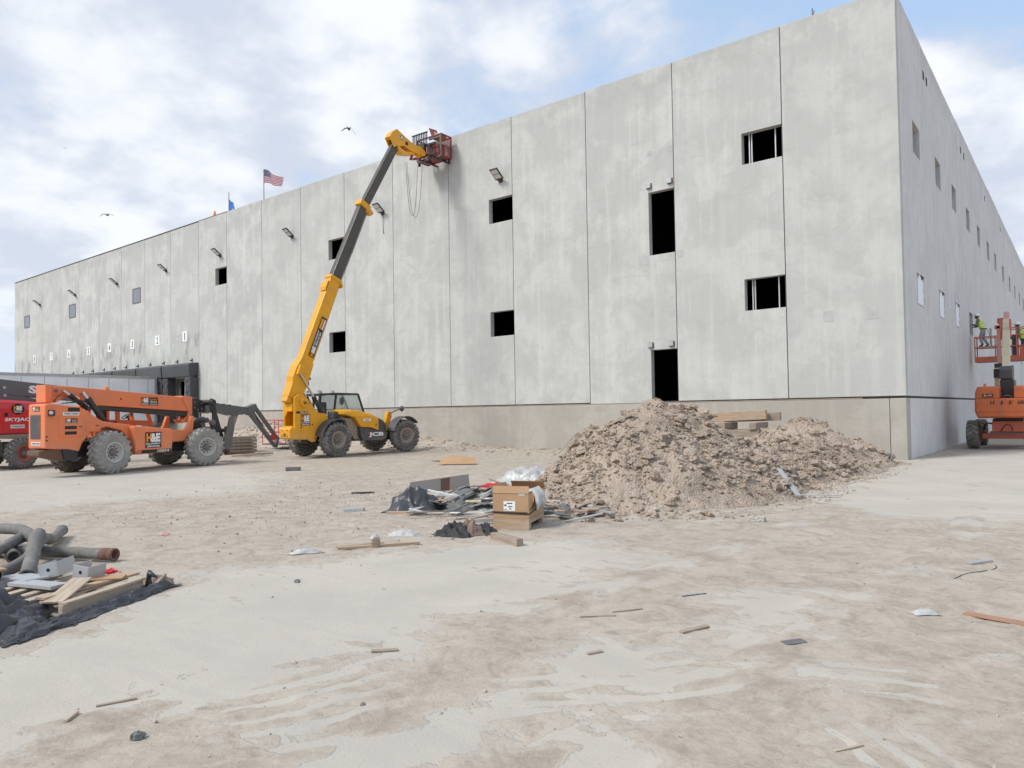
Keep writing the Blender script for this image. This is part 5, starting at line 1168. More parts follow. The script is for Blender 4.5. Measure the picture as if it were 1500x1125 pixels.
# ------------------------------------------------------------------ debris helpers
def board(name, p0, p1, w, t, m, label, cat='board', group=None, roll=0.0, bev=.002):
    """plank from p0 to p1 (x,y,z of its underside centre line)"""
    p0 = Vector(p0); p1 = Vector(p1); c = (p0+p1)/2; d = p1-p0; L_ = d.length
    o = MB(m).b2((-L_/2, -w/2, 0), (L_/2, w/2, t)).build(name, None, bev)
    o.rotation_euler = (roll, -math.atan2(d.z, math.hypot(d.x, d.y)), math.atan2(d.y, d.x)); o.location = c
    return tag(o, label, cat, group)
def gp(x, y, dz=0.0): return (x, y, gz(x, y)+dz)
def crumple(name, c, w, d, h, rz, seed, m, label, cat, n=44, edge=.25, fold=3.0, base=0.0, parent=None, an=1.0):
    u = np.linspace(-1, 1, n); U_, V_ = np.meshgrid(u, u)
    wob = 1+edge*(fbm((U_+2)*2, (V_+2)*2, 3, seed)-.5)*2
    X = U_*w/2*wob; Y_ = V_*d/2*wob
    q1 = (U_+3)*fold*.42*an+.5*V_+.5*fbm(U_*2, V_*2, 2, seed+2); q2 = (V_+3)*fold*.42
    rg = sum(a_*(1-np.abs(2*vn(q1*f_+5*i_, q2*f_+3*i_, seed+3+i_)-1))**2 for i_, (f_, a_) in enumerate(((1, .55), (2.1, .28), (4.3, .12), (8.1, .05))))
    r = np.clip(np.hypot(U_, V_)**1.3*.75+np.maximum(np.abs(U_), np.abs(V_))**3*.4, 0, 1)
    Z = h*(1-r)*(.30+1.05*rg)+min(h, .12)*.45*rg*(1-r**6)+base+.004
    X = X+.12*w*(fbm(U_*2.2+5, V_*2.2, 3, seed+11)-.5); Y_ = Y_+.12*d*(fbm(U_*2.2, V_*2.2+9, 3, seed+13)-.5)
    o = grid_obj(name, X, Y_, Z, MT[m], None, True, parent); o.location = c; o.rotation_euler = (0, 0, rz)
    s = o.modifiers.new('thick', 'SOLIDIFY'); s.thickness = .004
    if label: tag(o, label, cat)
    return o
# ------------------------------------------------------------------ timber on the pile
crib = empty('timber_crib', (-3.6, -3.6, 0), 0, 'stack of timber blocks under the long beam behind the soil pile', 'timber stack')
for k in range(6):
    for s in (-1, 1):
        o = MB('woodold'); (o.b2((s*.45-.1, -.5, k*.2+.002), (s*.45+.1, .5, k*.2+.195)) if k % 2 else o.b2((-.6, s*.35-.1, k*.2+.002), (.6, s*.35+.1, k*.2+.195))); o.build('timber', crib, .01)
board('timber_beam', (-4.75, -3.55, 1.20), (-3.0, -3.35, 1.28), .22, .27, 'woodtan', 'long pale timber beam lying across the stack behind the soil pile', 'timber', None, 0, .01)
board('timber_beam', (-4.3, -3.2, 1.20), (-2.72, -3.0, 1.24), .22, .24, 'woodold', 'shorter weathered timber beam behind the long pale one', 'timber', None, 0, .01)
ph_ = lambda x, y: max(0.0, float(pile_h(np.array([x]), np.array([y]))[0]))
board('white_trim', (-.42, -10.25, ph_(-.42, -10.25)+.03), (.22, -11.2, ph_(.22, -11.2)+.04), .09, .04, 'steelsheet', 'pale metal trim strip at the right foot of the soil pile', 'trim strip')
board('pallet_slat', (.12, -11.0, .05), (.72, -10.5, .03), .05, .02, 'clear', 'thin pale batten beside the pale trim strip at the soil pile', 'batten')
tag(inst('asphalt_lump', clod_mesh(91, 'rock_grey'), (-.35, -9.7, ph_(-.35, -9.7)+.08), (.3, .2, 1), .26), 'black lump of asphalt above the pale trim strip', 'lump')
tag(inst('asphalt_lump', clod_mesh(92, 'rock_grey'), (-.15, -2.1, ph_(-.15, -2.1)+.04), (.1, .5, 2), .2), 'small black lump at the right end of the soil pile', 'lump')
board('broken_board', (-3.1, -12.25, ph_(-3.1, -12.25)+.06), (-2.55, -11.9, ph_(-2.55, -11.9)+.08), .12, .03, 'woodnew', 'broken pale board half buried in the front of the soil pile', 'board')
board('thin_stick', (-4.0, -12.4, .75), (-3.75, -12.1, 1.15), .02, .02, 'woodnew', 'thin stick poking from the left flank of the soil pile', 'stick')
board('weathered_board', gp(-6.2, -9.6, .02), gp(-5.4, -9.2, .06), .3, .06, 'woodold', 'weathered board at the left foot of the soil pile', 'board')
# ------------------------------------------------------------------ cardboard box on its pallet
ang = math.atan2(.18, .48)
BXo = Vector((-2.20, -16.58, 0)); W_, D_ = .51, .76
pal = empty('small_pallet', (*BXo[:2], .0), ang, 'small tan wooden pallet under the open cardboard box', 'pallet')
m = MB('woodtan'); m.b2((0, 0, .0), (W_, .02, .14)); m.build('side_board', pal, .003)
MB('woodtan').b2((0, D_-.02, 0), (W_, D_, .14)).build('side_board', pal, .003)
for x in (0, W_/2-.03, W_-.06): MB('woodtan').b2((x, .021, .09), (x+.06, D_-.021, .14)).build('stringer', pal, .003)
for x in (0, W_-.06):
    for y in (.021, D_-.10): MB('woodtan').b2((x, y, .0), (x+.06, y+.08, .089)).build('block', pal, .003)
for k in range(5): MB('woodtan').b2((0, k*(D_-.12)/4, .142), (W_, k*(D_-.12)/4+.12, .16)).build('deck_board', pal, .002)
box = empty('cardboard_box', (*BXo[:2], .162), ang, 'open brown cardboard box with white label strapped on a pallet', 'box')
h = .335
m = MB('cardboard'); t = .008
m.b2((.0, .0, 0), (W_, t, h)); m.b2((0, D_-t, 0), (W_, D_, h)); m.b2((0, t, 0), (t, D_-t, h)); m.prismx([(t, 0), (D_-t, 0), (D_-t, h), (D_*.45, h*.97), (D_*.30, h*.55), (D_*.14, h*.90), (t, h)], W_-t, W_); m.b2((t, t, 0), (W_-t, D_-t, .01)); m.build('carton', box, .003)
M = frame((0, .0, h), (1, 0, 0), (0, .22, .95)); MB('cardboard').plate((.0, 0, W_, .10), M, 0, .007).build('flap', box)
M = frame((.04, D_-.01, h), (1, 0, 0), (0, -.5, .8)); MB('card_in').plate((0, 0, W_-.02, .12), M, -.007, 0).build('flap', box)
M = frame((0, 0, h), (0, 1, 0), (-.5, 0, .8)); MB('cardboard').plate((.05, 0, D_-.1, .10), M, 0, .007).build('flap', box)
MM = frame((0, -.003, 0), (1, 0, 0), (0, 0, 1)); MM2 = MM @ Matrix.Translation((0, 0, .002))
m = MB('white').rect((.155, .10, .165, .13), MM); m.mat('ink').rect((.20, .195, .08, .012), MM2); m.rect((.165, .165, .03, .02), MM2); m.rect((.22, .15, .06, .012), MM2); m.rect((.235, .12, .03, .012), MM2); m.rect((.165, .115, .04, .006), MM2); m.build('label', box, recalc=False)
MB('clear').rect((.37, .30, .09, .035), MM).build('sticker', box, recalc=False)
m = MB('cable'); m.tube([(-.004, .4, .075), (-.006, -.006, .075), (.3, -.007, .065), (W_+.006, -.006, .06), (W_+.006, D_*.5, .09), (W_+.006, D_, .12)], .008, 6); m.tube([(-.006, -.008, .085), (.3, -.008, .08), (W_*.95, -.009, .08), (W_+.01, .1, .12), (W_+.01, .30, .2)], .006, 6); m.build('strap', box)
for k in range(7):
    yk = .24+.05*k
    pts = [(W_-.12, yk, h-.02+.02*math.sin(k)), (W_-.02, yk+.02, h+.02), (W_+.05, yk, h-.06), (W_+.07, yk-.03+.02*math.sin(k*2), h*.55), (W_+.05+.02*math.cos(k), yk-.06, h*.28)]
    MB('clear').tube(pts, [.02, .035, .035, .03, .015], 8).build('plastic_strand', box)
# ------------------------------------------------------------------ rubbish heap
tag(MB('dullsteel').prism([(-.68, 0), (-.68, .22), (.70, .30), (.70, 0)], -.02, .02).build('steel_sheet'), 'long grey steel sheet standing on edge behind the rubbish heap', 'sheet')
o = bpy.data.objects['steel_sheet']; o.location = (-6.28, -13.38, .0); o.rotation_euler = (R(-8), 0, math.atan2(1.33, .4))
MB('rust').prism([(.0, .002), (.02, .24), (.24, .26), (.2, .002)], -.024, -.021).build('rust_stain', o)
crumple('black_tarpaulin', gp(-4.55, -15.75, .0), 1.0, .55, .34, R(38), 61, 'tarp', 'crumpled black plastic sheet at the left end of the rubbish heap', 'plastic sheet')
crumple('grey_sheeting', gp(-3.95, -14.5, .0), 1.9, 1.5, .20, R(40), 62, 'membrane', 'crumpled grey roofing sheets in the middle of the rubbish heap', 'roofing sheet', 44, .3, 6)
crumple('grey_sheeting', gp(-3.05, -15.0, .0), 1.4, 1.3, .08, R(10), 65, 'membrane2', 'pale grey sheeting spread beside the cardboard box', 'roofing sheet', 40, .3, 6)
crumple('white_plastic_bag', (-4.35, -12.75, .16), 1.7, .7, .34, R(38), 63, 'clear', 'heap of white plastic film behind the cardboard box', 'plastic film', 34, .3, 5)
crumple('black_rag', gp(-2.35, -17.15, .0), .62, .42, .14, R(20), 64, 'rag', 'bundle of black and brown rags in front of the rubbish heap', 'rags', 34, .4, 7)
crumple('brown_rag', gp(-2.2, -17.05, .015), .34, .34, .15, R(70), 66, 'brownrag', 'crumpled brown paper on the black rags', 'paper', 30, .4, 7)
crumple('black_rag', gp(-2.1, -16.85, .0), .42, .22, .10, R(-20), 67, 'rag', 'black cloth scrap beside the box pallet', 'rag', 26, .4, 6)
crumple('red_cloth', gp(-4.35, -13.95, .22), .75, .16, .07, R(52), 68, 'redplastic', 'strip of red plastic on top of the grey roofing sheets', 'plastic strip', 22, .3, 4)
crumple('clear_film', gp(-2.98, -17.5, .0), .42, .26, .05, R(40), 69, 'clear', 'small clump of white film left of the black rags', 'plastic film', 24, .4, 6)
rr = random.Random(11)
kinds = [('scrap_sheet', 'membrane', 'dark grey scrap sheet lying in the rubbish heap', 'sheet'), ('scrap_sheet', 'membrane2', 'pale grey scrap sheet lying in the rubbish heap', 'sheet'), ('wood_scrap', 'woodtan', 'tan wood offcut lying in the rubbish heap', 'wood scrap'), ('wood_scrap', 'woodold', 'brown wood offcut lying in the rubbish heap', 'wood scrap'), ('metal_strip', 'white', 'white metal strip lying in the rubbish heap', 'metal strip'), ('metal_strip', 'steelsheet', 'grey metal strip lying in the rubbish heap', 'metal strip'), ('black_scrap', 'rag', 'black plastic scrap lying in the rubbish heap', 'plastic scrap')]
for k in range(96):
    u, v = rr.gauss(0, .42), rr.gauss(0, .5)
    x = -3.45+u*1.5-v*.75; y = -15.0+u*.9+v*.9
    if abs(x+1.9) < .5 and y < -15.6: continue
    hh = .26*math.exp(-((x+3.9)**2+(y+14.6)**2)/.9)+.05
    nm, mm_, lb, ct = kinds[rr.choice([0, 0, 0, 1, 1, 2, 3, 4, 5, 6])]
    if nm == 'scrap_sheet' or nm == 'black_scrap':
        ns = rr.randint(5, 7); rr_ = rr.uniform(.08, .24); pts = [(rr_*rr.uniform(.5, 1.2)*math.cos(6.28*i/ns), rr_*rr.uniform(.4, .9)*math.sin(6.28*i/ns)) for i in range(ns)]
        b_ = MB(mm_); b_.add([(a, b, .03*math.sin(a*9)) for a, b in pts]+[(a, b, .018+.03*math.sin(a*9)) for a, b in pts], [tuple(range(ns)), tuple(range(2*ns-1, ns-1, -1))]+[(i, (i+1) % ns, (i+1) % ns+ns, i+ns) for i in range(ns)])
        o = b_.build(nm)
    else:
        l_ = rr.uniform(.25, .8); w_ = rr.uniform(.03, .09) if nm != 'metal_strip' else rr.uniform(.02, .045)
        o = MB(mm_).b2((-l_/2, -w_/2, 0), (l_/2, w_/2, rr.uniform(.012, .03))).build(nm, None, .002)
    o.location = (x, y, gz(x, y)+hh*rr.uniform(.85, 1.25)); o.rotation_euler = (rr.uniform(-.3, .3), rr.uniform(-.3, .3), rr.gauss(.65, .7)); tag(o, lb, ct, lb.replace('lying ', 'pieces '))
for k in range(26):   # right-hand end of the heap, behind the box
    x = rr.uniform(-3.3, -1.5); y = rr.uniform(-14.9, -13.6)
    if float(pile_h(np.array([x]), np.array([y]))[0]) > .35: continue
    nm, mm_, lb, ct = kinds[rr.choice([1, 2, 3, 5])]; lb = lb.replace('lying in the rubbish heap', 'strewn between the box and the soil pile')
    l_ = rr.uniform(.2, .7); w_ = rr.uniform(.04, .16)
    o = MB(mm_).b2((-l_/2, -w_/2, 0), (l_/2, w_/2, .025)).build(nm, None, .002); o.location = (x, y, gz(x, y)+rr.uniform(.0, .09)); o.rotation_euler = (rr.uniform(-.25, .25), rr.uniform(-.2, .2), rr.uniform(0, 3)); tag(o, lb, ct, lb.replace('strewn ', 'pieces '))
board('wood_plank', gp(-4.62, -16.32, .0), gp(-3.85, -15.85, .01), .11, .035, 'woodtan', 'tan plank lying along the front of the rubbish heap', 'plank')
board('white_pole', gp(-3.95, -16.1, .04), gp(-2.65, -15.55, .05), .03, .02, 'white', 'long white strip along the front of the rubbish heap', 'metal strip')
board('white_pole', gp(-3.6, -15.2, .18), gp(-3.05, -15.4, .16), .05, .03, 'white', 'short white strip standing out of the rubbish heap', 'metal strip')
board('grey_pipe', gp(-2.75, -16.5, .03), gp(-2.15, -15.85, .05), .06, .05, 'steelsheet', 'grey pipe beside the left side of the box pallet', 'pipe')
board('yellow_board', gp(-3.75, -15.35, .14), gp(-3.2, -15.25, .15), .18, .03, cloth('cream_foam', (.60, .54, .36), .8, .15), 'cream foam board in the rubbish heap', 'foam board')
board('timber_offcut', gp(-1.72, -17.15, .0), gp(-1.12, -17.38, .0), .09, .09, 'woodold', 'short weathered timber block in front of the box pallet', 'timber')
board('pine_plank', gp(-2.85, -18.7, .0), gp(-2.28, -17.9, .01), .07, .03, 'woodtan', 'tan plank lying alone on the dirt left of the rags', 'plank')
tag(MB('woodold').sphere((0, 0, .07), .075, 14, 8, (.75, .10, 1.0)).build('paper_cup'), 'round paper scrap standing beside the lone tan plank', 'paper')
bpy.data.objects['paper_cup'].location = gp(-2.56, -18.36, -.01); bpy.data.objects['paper_cup'].rotation_euler = (.2, .1, R(40))
board('old_lath', gp(-3.0, -18.6, .0), gp(-2.7, -18.1, .01), .06, .012, 'woodold', 'grey lath beside the lone tan plank', 'lath')
crumple('clear_film', gp(-3.0, -19.05, .0), .34, .14, .04, R(55), 71, 'clear', 'flat strip of clear film on the dirt', 'plastic film', 20, .4, 5)
crumple('clear_film', gp(-3.1, -17.9, .0), .12, .10, .05, 1, 72, 'clear', 'tiny scrap of film near the lone plank', 'plastic film', 14, .4, 5)
m = MB('cardboard'); m.add([(-.4, -.25, 0), (.3, -.25, 0), (.3, .3, .22), (-.3, .3, .2)], [(0, 1, 2, 3)]); m.add([(.3, -.25, 0), (.75, -.2, .0), (.7, .25, .16), (.3, .3, .22)], [(0, 1, 2, 3)])
o = m.build('folded_cardboard'); o.location = gp(-11.2, -7.75, .02); o.rotation_euler = (0, 0, R(38)); tag(o, 'folded flat cardboard lying on the dirt near the yellow telehandler', 'cardboard'); o.modifiers.new('t', 'SOLIDIFY').thickness = .01
board('brown_board', gp(-12.9, -6.9, .02), gp(-11.6, -6.3, .03), .12, .03, 'woodold', 'brown board on the dirt beyond the folded cardboard', 'board')
# ------------------------------------------------------------------ pallets and boards behind the orange telehandler
for k in range(5):
    t = empty('wooden_pallet', (-25.6, -6.2, .14*k), R(75+4*math.sin(k*3)), 'weathered wooden pallet, '+('lowest', 'second from the bottom', 'middle one', 'second from the top', 'topmost')[k]+' of the stack behind the forks', 'pallet', 'stacked pallets behind the forks')
    for y in (-.5, 0, .5): MB('woodold').b2((-.6, y-.02, .02), (.6, y+.02, .11)).build('stringer', t)
    for j in range(7): MB('woodold').b2((-.6+j*.185, -.52, .112), (-.5+j*.185, .52, .13)).build('deck_board', t)
board('leaning_board', (-25.4, -6.9, .7), (-25.5, -6.4, 1.95), .35, .03, 'woodold', 'brown board leaning on the pallet stack behind the orange telehandler', 'board', None, R(90))
for k, (a, b) in enumerate((((-22.2, -8.6), (-21.5, -7.6)), ((-22.6, -8.1), (-22.3, -6.9)), ((-23.0, -7.6), (-21.9, -7.0)))):
    board('loose_board', gp(*a, .02), gp(*b, .06), .22, .04, ('woodold', 'woodtan', 'rust')[k], ('weathered', 'tan', 'rust-brown')[k]+' loose board on the dirt between the two telehandlers', 'board')
tag(MB('graysteel').b2((-.2, -.08, 0), (.2, .08, .10)).build('steel_offcut', None, .01), 'small grey steel block on the dirt in front of the telehandlers', 'block')
bpy.data.objects['steel_offcut'].location = (-13.95, -11.55, 0); bpy.data.objects['steel_offcut'].rotation_euler = (0, 0, R(40))
board('black_offcut', gp(-7.6, -14.6, .0), gp(-7.25, -14.3, .0), .06, .03, 'rag', 'black strip lying on the dirt left of the rubbish heap', 'strip')
board('grey_offcut', gp(-5.45, -16.5, .0), gp(-5.2, -16.3, .0), .14, .05, 'steelsheet', 'grey block on the dirt left of the tan plank', 'block')
# ------------------------------------------------------------------ foreground left: hoses, pallet, brackets
def hose(name, pts, label, r=.07, coupling=None):
    P = [Vector(p) for p in pts]; out = []
    for i in range(len(P)-1):
        p0 = P[max(i-1, 0)]; p1 = P[i]; p2 = P[i+1]; p3 = P[min(i+2, len(P)-1)]
        for k in range(8):
            t = k/8; out.append(.5*((2*p1)+(p2-p0)*t+(2*p0-5*p1+4*p2-p3)*t*t+(3*p1-p0-3*p2+p3)*t**3))
    out.append(P[-1]); t_ = empty(name, out[len(out)//2]*Vector((1, 1, 0)) if False else (0, 0, 0), 0, label, 'hose')
    rr_ = [r*(1+.03*math.sin(i*1.3)) for i in range(len(out))]
    MB('hose').tube(out, rr_, 20, False).build('tube', t_)
    for e, s in ((0, 1), (-1, -1)):
        d = (out[1]-out[0]).normalized() if e == 0 else (out[-1]-out[-2]).normalized()*1
        d = -d if e == 0 else d
        q = out[e]; mt = 'rust' if coupling == e else 'hose'
        L_ = .16 if coupling == e else .02
        MB(mt).lathe([(r*.99, -.02), (r*1.10, -.015), (r*1.12, L_*.45), (r*1.02, L_*.5), (r*1.02, L_*.72), (r*1.15, L_*.74), (r*1.15, L_), (r*.82, L_), (r*.80, -.1), (.001, -.12)], q, d, 24).build('coupling' if coupling == e else 'end_ring', t_)
    return t_
hose('suction_hose', [(-4.52, -20.64, .075), (-4.95, -20.84, .08), (-5.45, -21.08, .075), (-6.3, -21.5, .075)], 'black hose with rusty end coupling lying flat on the dirt', .062, 0)
hose('suction_hose', [(-3.70, -21.66, .12), (-4.2, -21.45, .2), (-4.85, -21.2, .30), (-5.4, -20.98, .27), (-5.65, -20.9, .18)], 'grey hose lying on top and pointing at the camera', .066)
hose('suction_hose', [(-6.75, -20.25, .09), (-6.1, -20.6, .085), (-5.4, -20.95, .2), (-4.7, -21.35, .1), (-4.2, -21.75, .085)], 'grey hose crossing under the topmost hose', .064)
hose('suction_hose', [(-4.75, -21.95, .12), (-5.3, -21.42, .16), (-5.85, -21.0, .19), (-6.3, -20.75, .1)], 'grey hose running off the left edge below the other one', .064)
hose('suction_hose', [(-7.6, -21.15, .12), (-6.7, -21.02, .22), (-5.95, -20.98, .26), (-5.55, -20.98, .2)], 'dusty hose running off the left edge, uppermost', .066)
hose('suction_hose', [(-7.4, -21.6, .08), (-6.6, -21.35, .08), (-5.9, -21.2, .08), (-5.2, -21.3, .08)], 'dark hose at the bottom of the hose pile by the left edge', .066)
e1 = Vector((.44, -.9, 0)).normalized(); e2 = Vector((-.9, -.44, 0)).normalized()
pc = Vector((-2.485, -21.45, 0)); pang = math.atan2(e1.y, e1.x)
P2 = empty('wooden_pallet', (pc.x, pc.y, 0), pang, 'pale wooden pallet wrapped in black plastic in the left foreground', 'pallet')
# local x along e1, local y: e2 is -90deg of e1 -> negative y
for y in (-.03, -.5, -.97): MB('woodnew').b2((-.46, y-.02, .022), (.46, y+.02, .10)).build('stringer', P2, .003)
for x in (-.41, -.05, .38): MB('woodnew').b2((x-.045, -1.0, .0), (x+.045, .0, .02)).build('bottom_board', P2, .002)
for k in range(6): MB('woodnew').b2((-.46, -.07-k*.18, .102), (.44, .01-k*.18, .122)).build('deck_board', P2, .002)
board('loose_plank', (-2.88, -21.03, .124), (-2.52, -21.95, .13), .10, .022, 'woodtan', 'tan plank lying along the wrapped foreground pallet', 'plank')
board('loose_plank', (-2.40, -21.90, .11), (-2.72, -21.55, .20), .16, .015, 'woodnew', 'short split board at the near end of the wrapped pallet', 'board')
for k in range(7):
    t = k/6; q = Vector((-2.62, -20.98, 0)).lerp(Vector((-2.02, -22.15, 0)), t)
    o = crumple('plastic_wrap', (q.x, q.y, 0),   .46, .2, .05, pang+R(8*math.sin(k*2)), 80+k, 'tarp', None, None, 30, .5, 7, an=.4)
    tag(o, ('black plastic wrap piece '+('at the far tip', 'just inside the far tip', 'one third along', 'halfway along', 'two thirds along', 'near the close end', 'at the close end')[k]+' of the pallet edge'), 'plastic wrap', 'black plastic along the pallet edge')
m = MB('tarp'); m.tube([(-2.68, -21.0, .0), (-2.70, -20.99, .1), (-2.66, -21.0, .16), (-2.60, -20.96, .12)], [.04, .025, .03, .008], 8); tag(m.build('plastic_knot'), 'black plastic knot standing at the far pallet corner', 'plastic knot')
crumple('black_tarpaulin', (-2.50, -22.40, .0), 1.35, .85, .36, pang+R(15), 93, 'tarp', 'large crumpled black plastic sheet at the bottom left edge', 'plastic sheet', 70, .25, 7, an=.6)
crumple('black_tarpaulin', (-2.15, -22.2, .0), .62, .4, .07, pang, 94, 'tarp', 'flat black plastic skirt in front of the foreground pallet', 'plastic sheet', 34, .3, 7)
crumple('black_tarpaulin', (-3.7, -22.1, .0), 1.6, 1.3, .07, pang, 95, 'tarp', 'black plastic sheet spread under the hoses', 'plastic sheet', 40, .3, 6)
def channel(name, c, rz, rx, l, w, h, label):
    m = MB('steelsheet'); t = .008
    m.b2((-l/2, -w/2, 0), (l/2, w/2, t)); m.b2((-l/2, -w/2, t), (l/2, -w/2+t, h)); m.b2((-l/2, w/2-t, t), (l/2, w/2, h)); m.b2((l/2-t, -w/2+t, t), (l/2, w/2-t, h))
    o = m.build(name, None, .002); MB('ink').cyl((l/2, 0, h*.55), (l/2+.002, 0, h*.55), .016, seg=12).build('bolt_hole', o)
    MB('ink').cyl((0, -w/2-.002, h*.5), (0, -w/2, h*.5), .016, seg=12).build('bolt_hole', o)
    o.location = c; o.rotation_euler = (rx, 0, rz); return tag(o, label, 'bracket')
channel('steel_bracket', (-3.38, -21.50, .15), R(-48), R(12), .30, .17, .13, 'galvanised steel box bracket, the left open one on the pallet')
channel('steel_bracket', (-2.98, -21.40, .15), R(-62), R(-8), .22, .16, .13, 'galvanised steel box bracket, the right one beside the red netting')
board('steel_plate', (-3.35, -21.85, .13), (-2.75, -21.72, .15), .16, .03, 'steelsheet', 'flat galvanised plate in front of the box brackets', 'plate')
board('steel_plate', (-3.75, -21.75, .13), (-3.25, -21.72, .15), .2, .02, 'steelsheet', 'pale steel plate left of the box brackets', 'plate')
board('torn_cardboard', (-3.0, -21.55, .15), (-2.72, -21.2, .15), .16, .012, 'cardboard', 'torn cardboard under the right box bracket', 'cardboard')
board('cardboard_piece', (-4.0, -21.95, .2), (-3.6, -21.95, .22), .2, .02, 'cardboard', 'brown cardboard piece beneath the hoses', 'cardboard')
m = MB('redplastic')
for k in range(16):
    a = rr.uniform(0, 6.28); pts = [(-3.03+.10*math.cos(a+i*1.3+k)*rr.uniform(.4, 1), -21.2+.08*math.sin(a+i*1.7)*rr.uniform(.4, 1.1), .15+.03*rr.random()) for i in range(5)]
    m.tube(pts, .004, 5)
tag(m.build('red_netting'), 'tangle of red plastic netting on the foreground pallet', 'netting')
board('brown_stick', gp(-2.62, -20.98, .03), gp(-3.02, -20.68, .03), .03, .03, 'woodold', 'brown stick poking past the far pallet corner', 'stick')
crumple('brown_grass', (-2.95, -20.8, 0), .3, .2, .05, 1, 97, 'brownrag', 'brown paper scrap beside the far pallet corner', 'paper', 18, .4, 6)
# ------------------------------------------------------------------ small litter on the yard
def bar_(nm, a, b, w, t, m, lb, ct): board(nm, gp(*a, .001), gp(*b, .001), w, t, m, lb, ct)
redwood = wood('reddish_wood', (.40, .22, .14), (.30, .16, .10))
bar_('rusty_plank', (3.42, -17.67), (3.98, -17.82), .085, .014, redwood, 'red-brown plank at the right edge of the yard', 'plank')
bar_('wood_splinter', (1.88, -19.38), (1.98, -19.15), .045, .015, 'woodold', 'short brown wood splinter in the middle foreground', 'splinter')
bar_('wood_splinter', (3.24, -20.64), (3.33, -20.5), .012, .008, 'woodnew', 'thin pale stick at the lower right', 'stick')
bar_('wood_splinter', (-.08, -22.66), (-.16, -22.57), .022, .016, 'woodnew', 'pale wood chip at the lower left', 'wood chip')
bar_('wood_splinter', (-.17, -22.47), (-.10, -22.28), .02, .01, 'woodold', 'thin brown stick above the pale wood chip at lower left', 'stick')
bar_('wood_splinter', (.38, -20.96), (.49, -20.82), .04, .012, 'woodold', 'flat brown bark piece on the slab edge', 'bark')
bar_('metal_scrap', (2.53, -19.16), (2.63, -19.04), .085, .006, 'graysteel', 'flat grey metal tag in the middle foreground', 'metal scrap')
bar_('blue_strip', (1.45, -18.45), (1.58, -18.25), .018, .006, 'jeans_blue', 'thin dark blue strip on the pale slab patch', 'strip')
bar_('metal_scrap', (3.23, -15.66), (3.40, -15.45), .05, .02, 'steelsheet', 'bent grey metal piece at the right of the yard', 'metal scrap')
bar_('concrete_chunk', (.38, -13.98), (.60, -13.96), .12, .06, 'rock', 'pale block on the dirt in front of the soil pile', 'block')
bar_('wood_splinter', (1.58, -20.15), (1.63, -20.05), .03, .012, 'woodold', 'small twisted bark shred in the foreground', 'bark')
bar_('wood_splinter', (1.1, -19.5), (1.3, -19.3), .012, .008, 'woodold', 'thin twig left of the short wood splinter', 'twig')
bar_('wood_splinter', (1.22, -19.22), (1.38, -19.02), .014, .008, 'woodold', 'thin twig above the other twig', 'twig')
crumple('crushed_paper', gp(3.17, -17.8, 0), .2, .09, .03, R(40), 75, 'clear', 'crushed grey paper cup left of the red-brown plank', 'paper', 20, .3, 6)
tag(inst('grey_stone', clod_mesh(95, 'rock_grey', False, .55), gp(.45, -22.52, .012), (.2, .1, .5), .062), 'dark grey stone in the lower left foreground', 'stone')
tag(inst('grey_stone', clod_mesh(96, 'rock_grey', False), gp(1.03, -21.58, .002), (.2, .1, .5), .035), 'small dark stone right of the larger grey stone', 'stone')
tag(inst('grey_stone', clod_mesh(97, 'rock_grey', False), gp(-1.8, -20.0, .01), (.2, .1, .5), .06), 'dark pebble on the bare slab beyond the foreground', 'stone')
tag(inst('grey_stone', clod_mesh(98, 'rock', False), gp(.15, -21.4, .005), (.2, .1, .5), .03), 'tiny brown stone on the bare slab', 'stone')
crumple('pink_plastic', gp(-5.75, -19.35, .0), .14, .12, .03, 1, 77, 'pink', 'pink plastic scrap on the dirt beyond the hoses', 'plastic scrap', 12, .3, 4)
m = MB('cable'); m.tube([*[(3.42-.35*(k/16)**2.2+.05*math.sin(k*.5), -15.5-1.1*k/16, .006) for k in range(17)]], .0035, 6); tag(m.build('thin_wire'), 'thin dark wire curling on the dirt at right', 'wire')
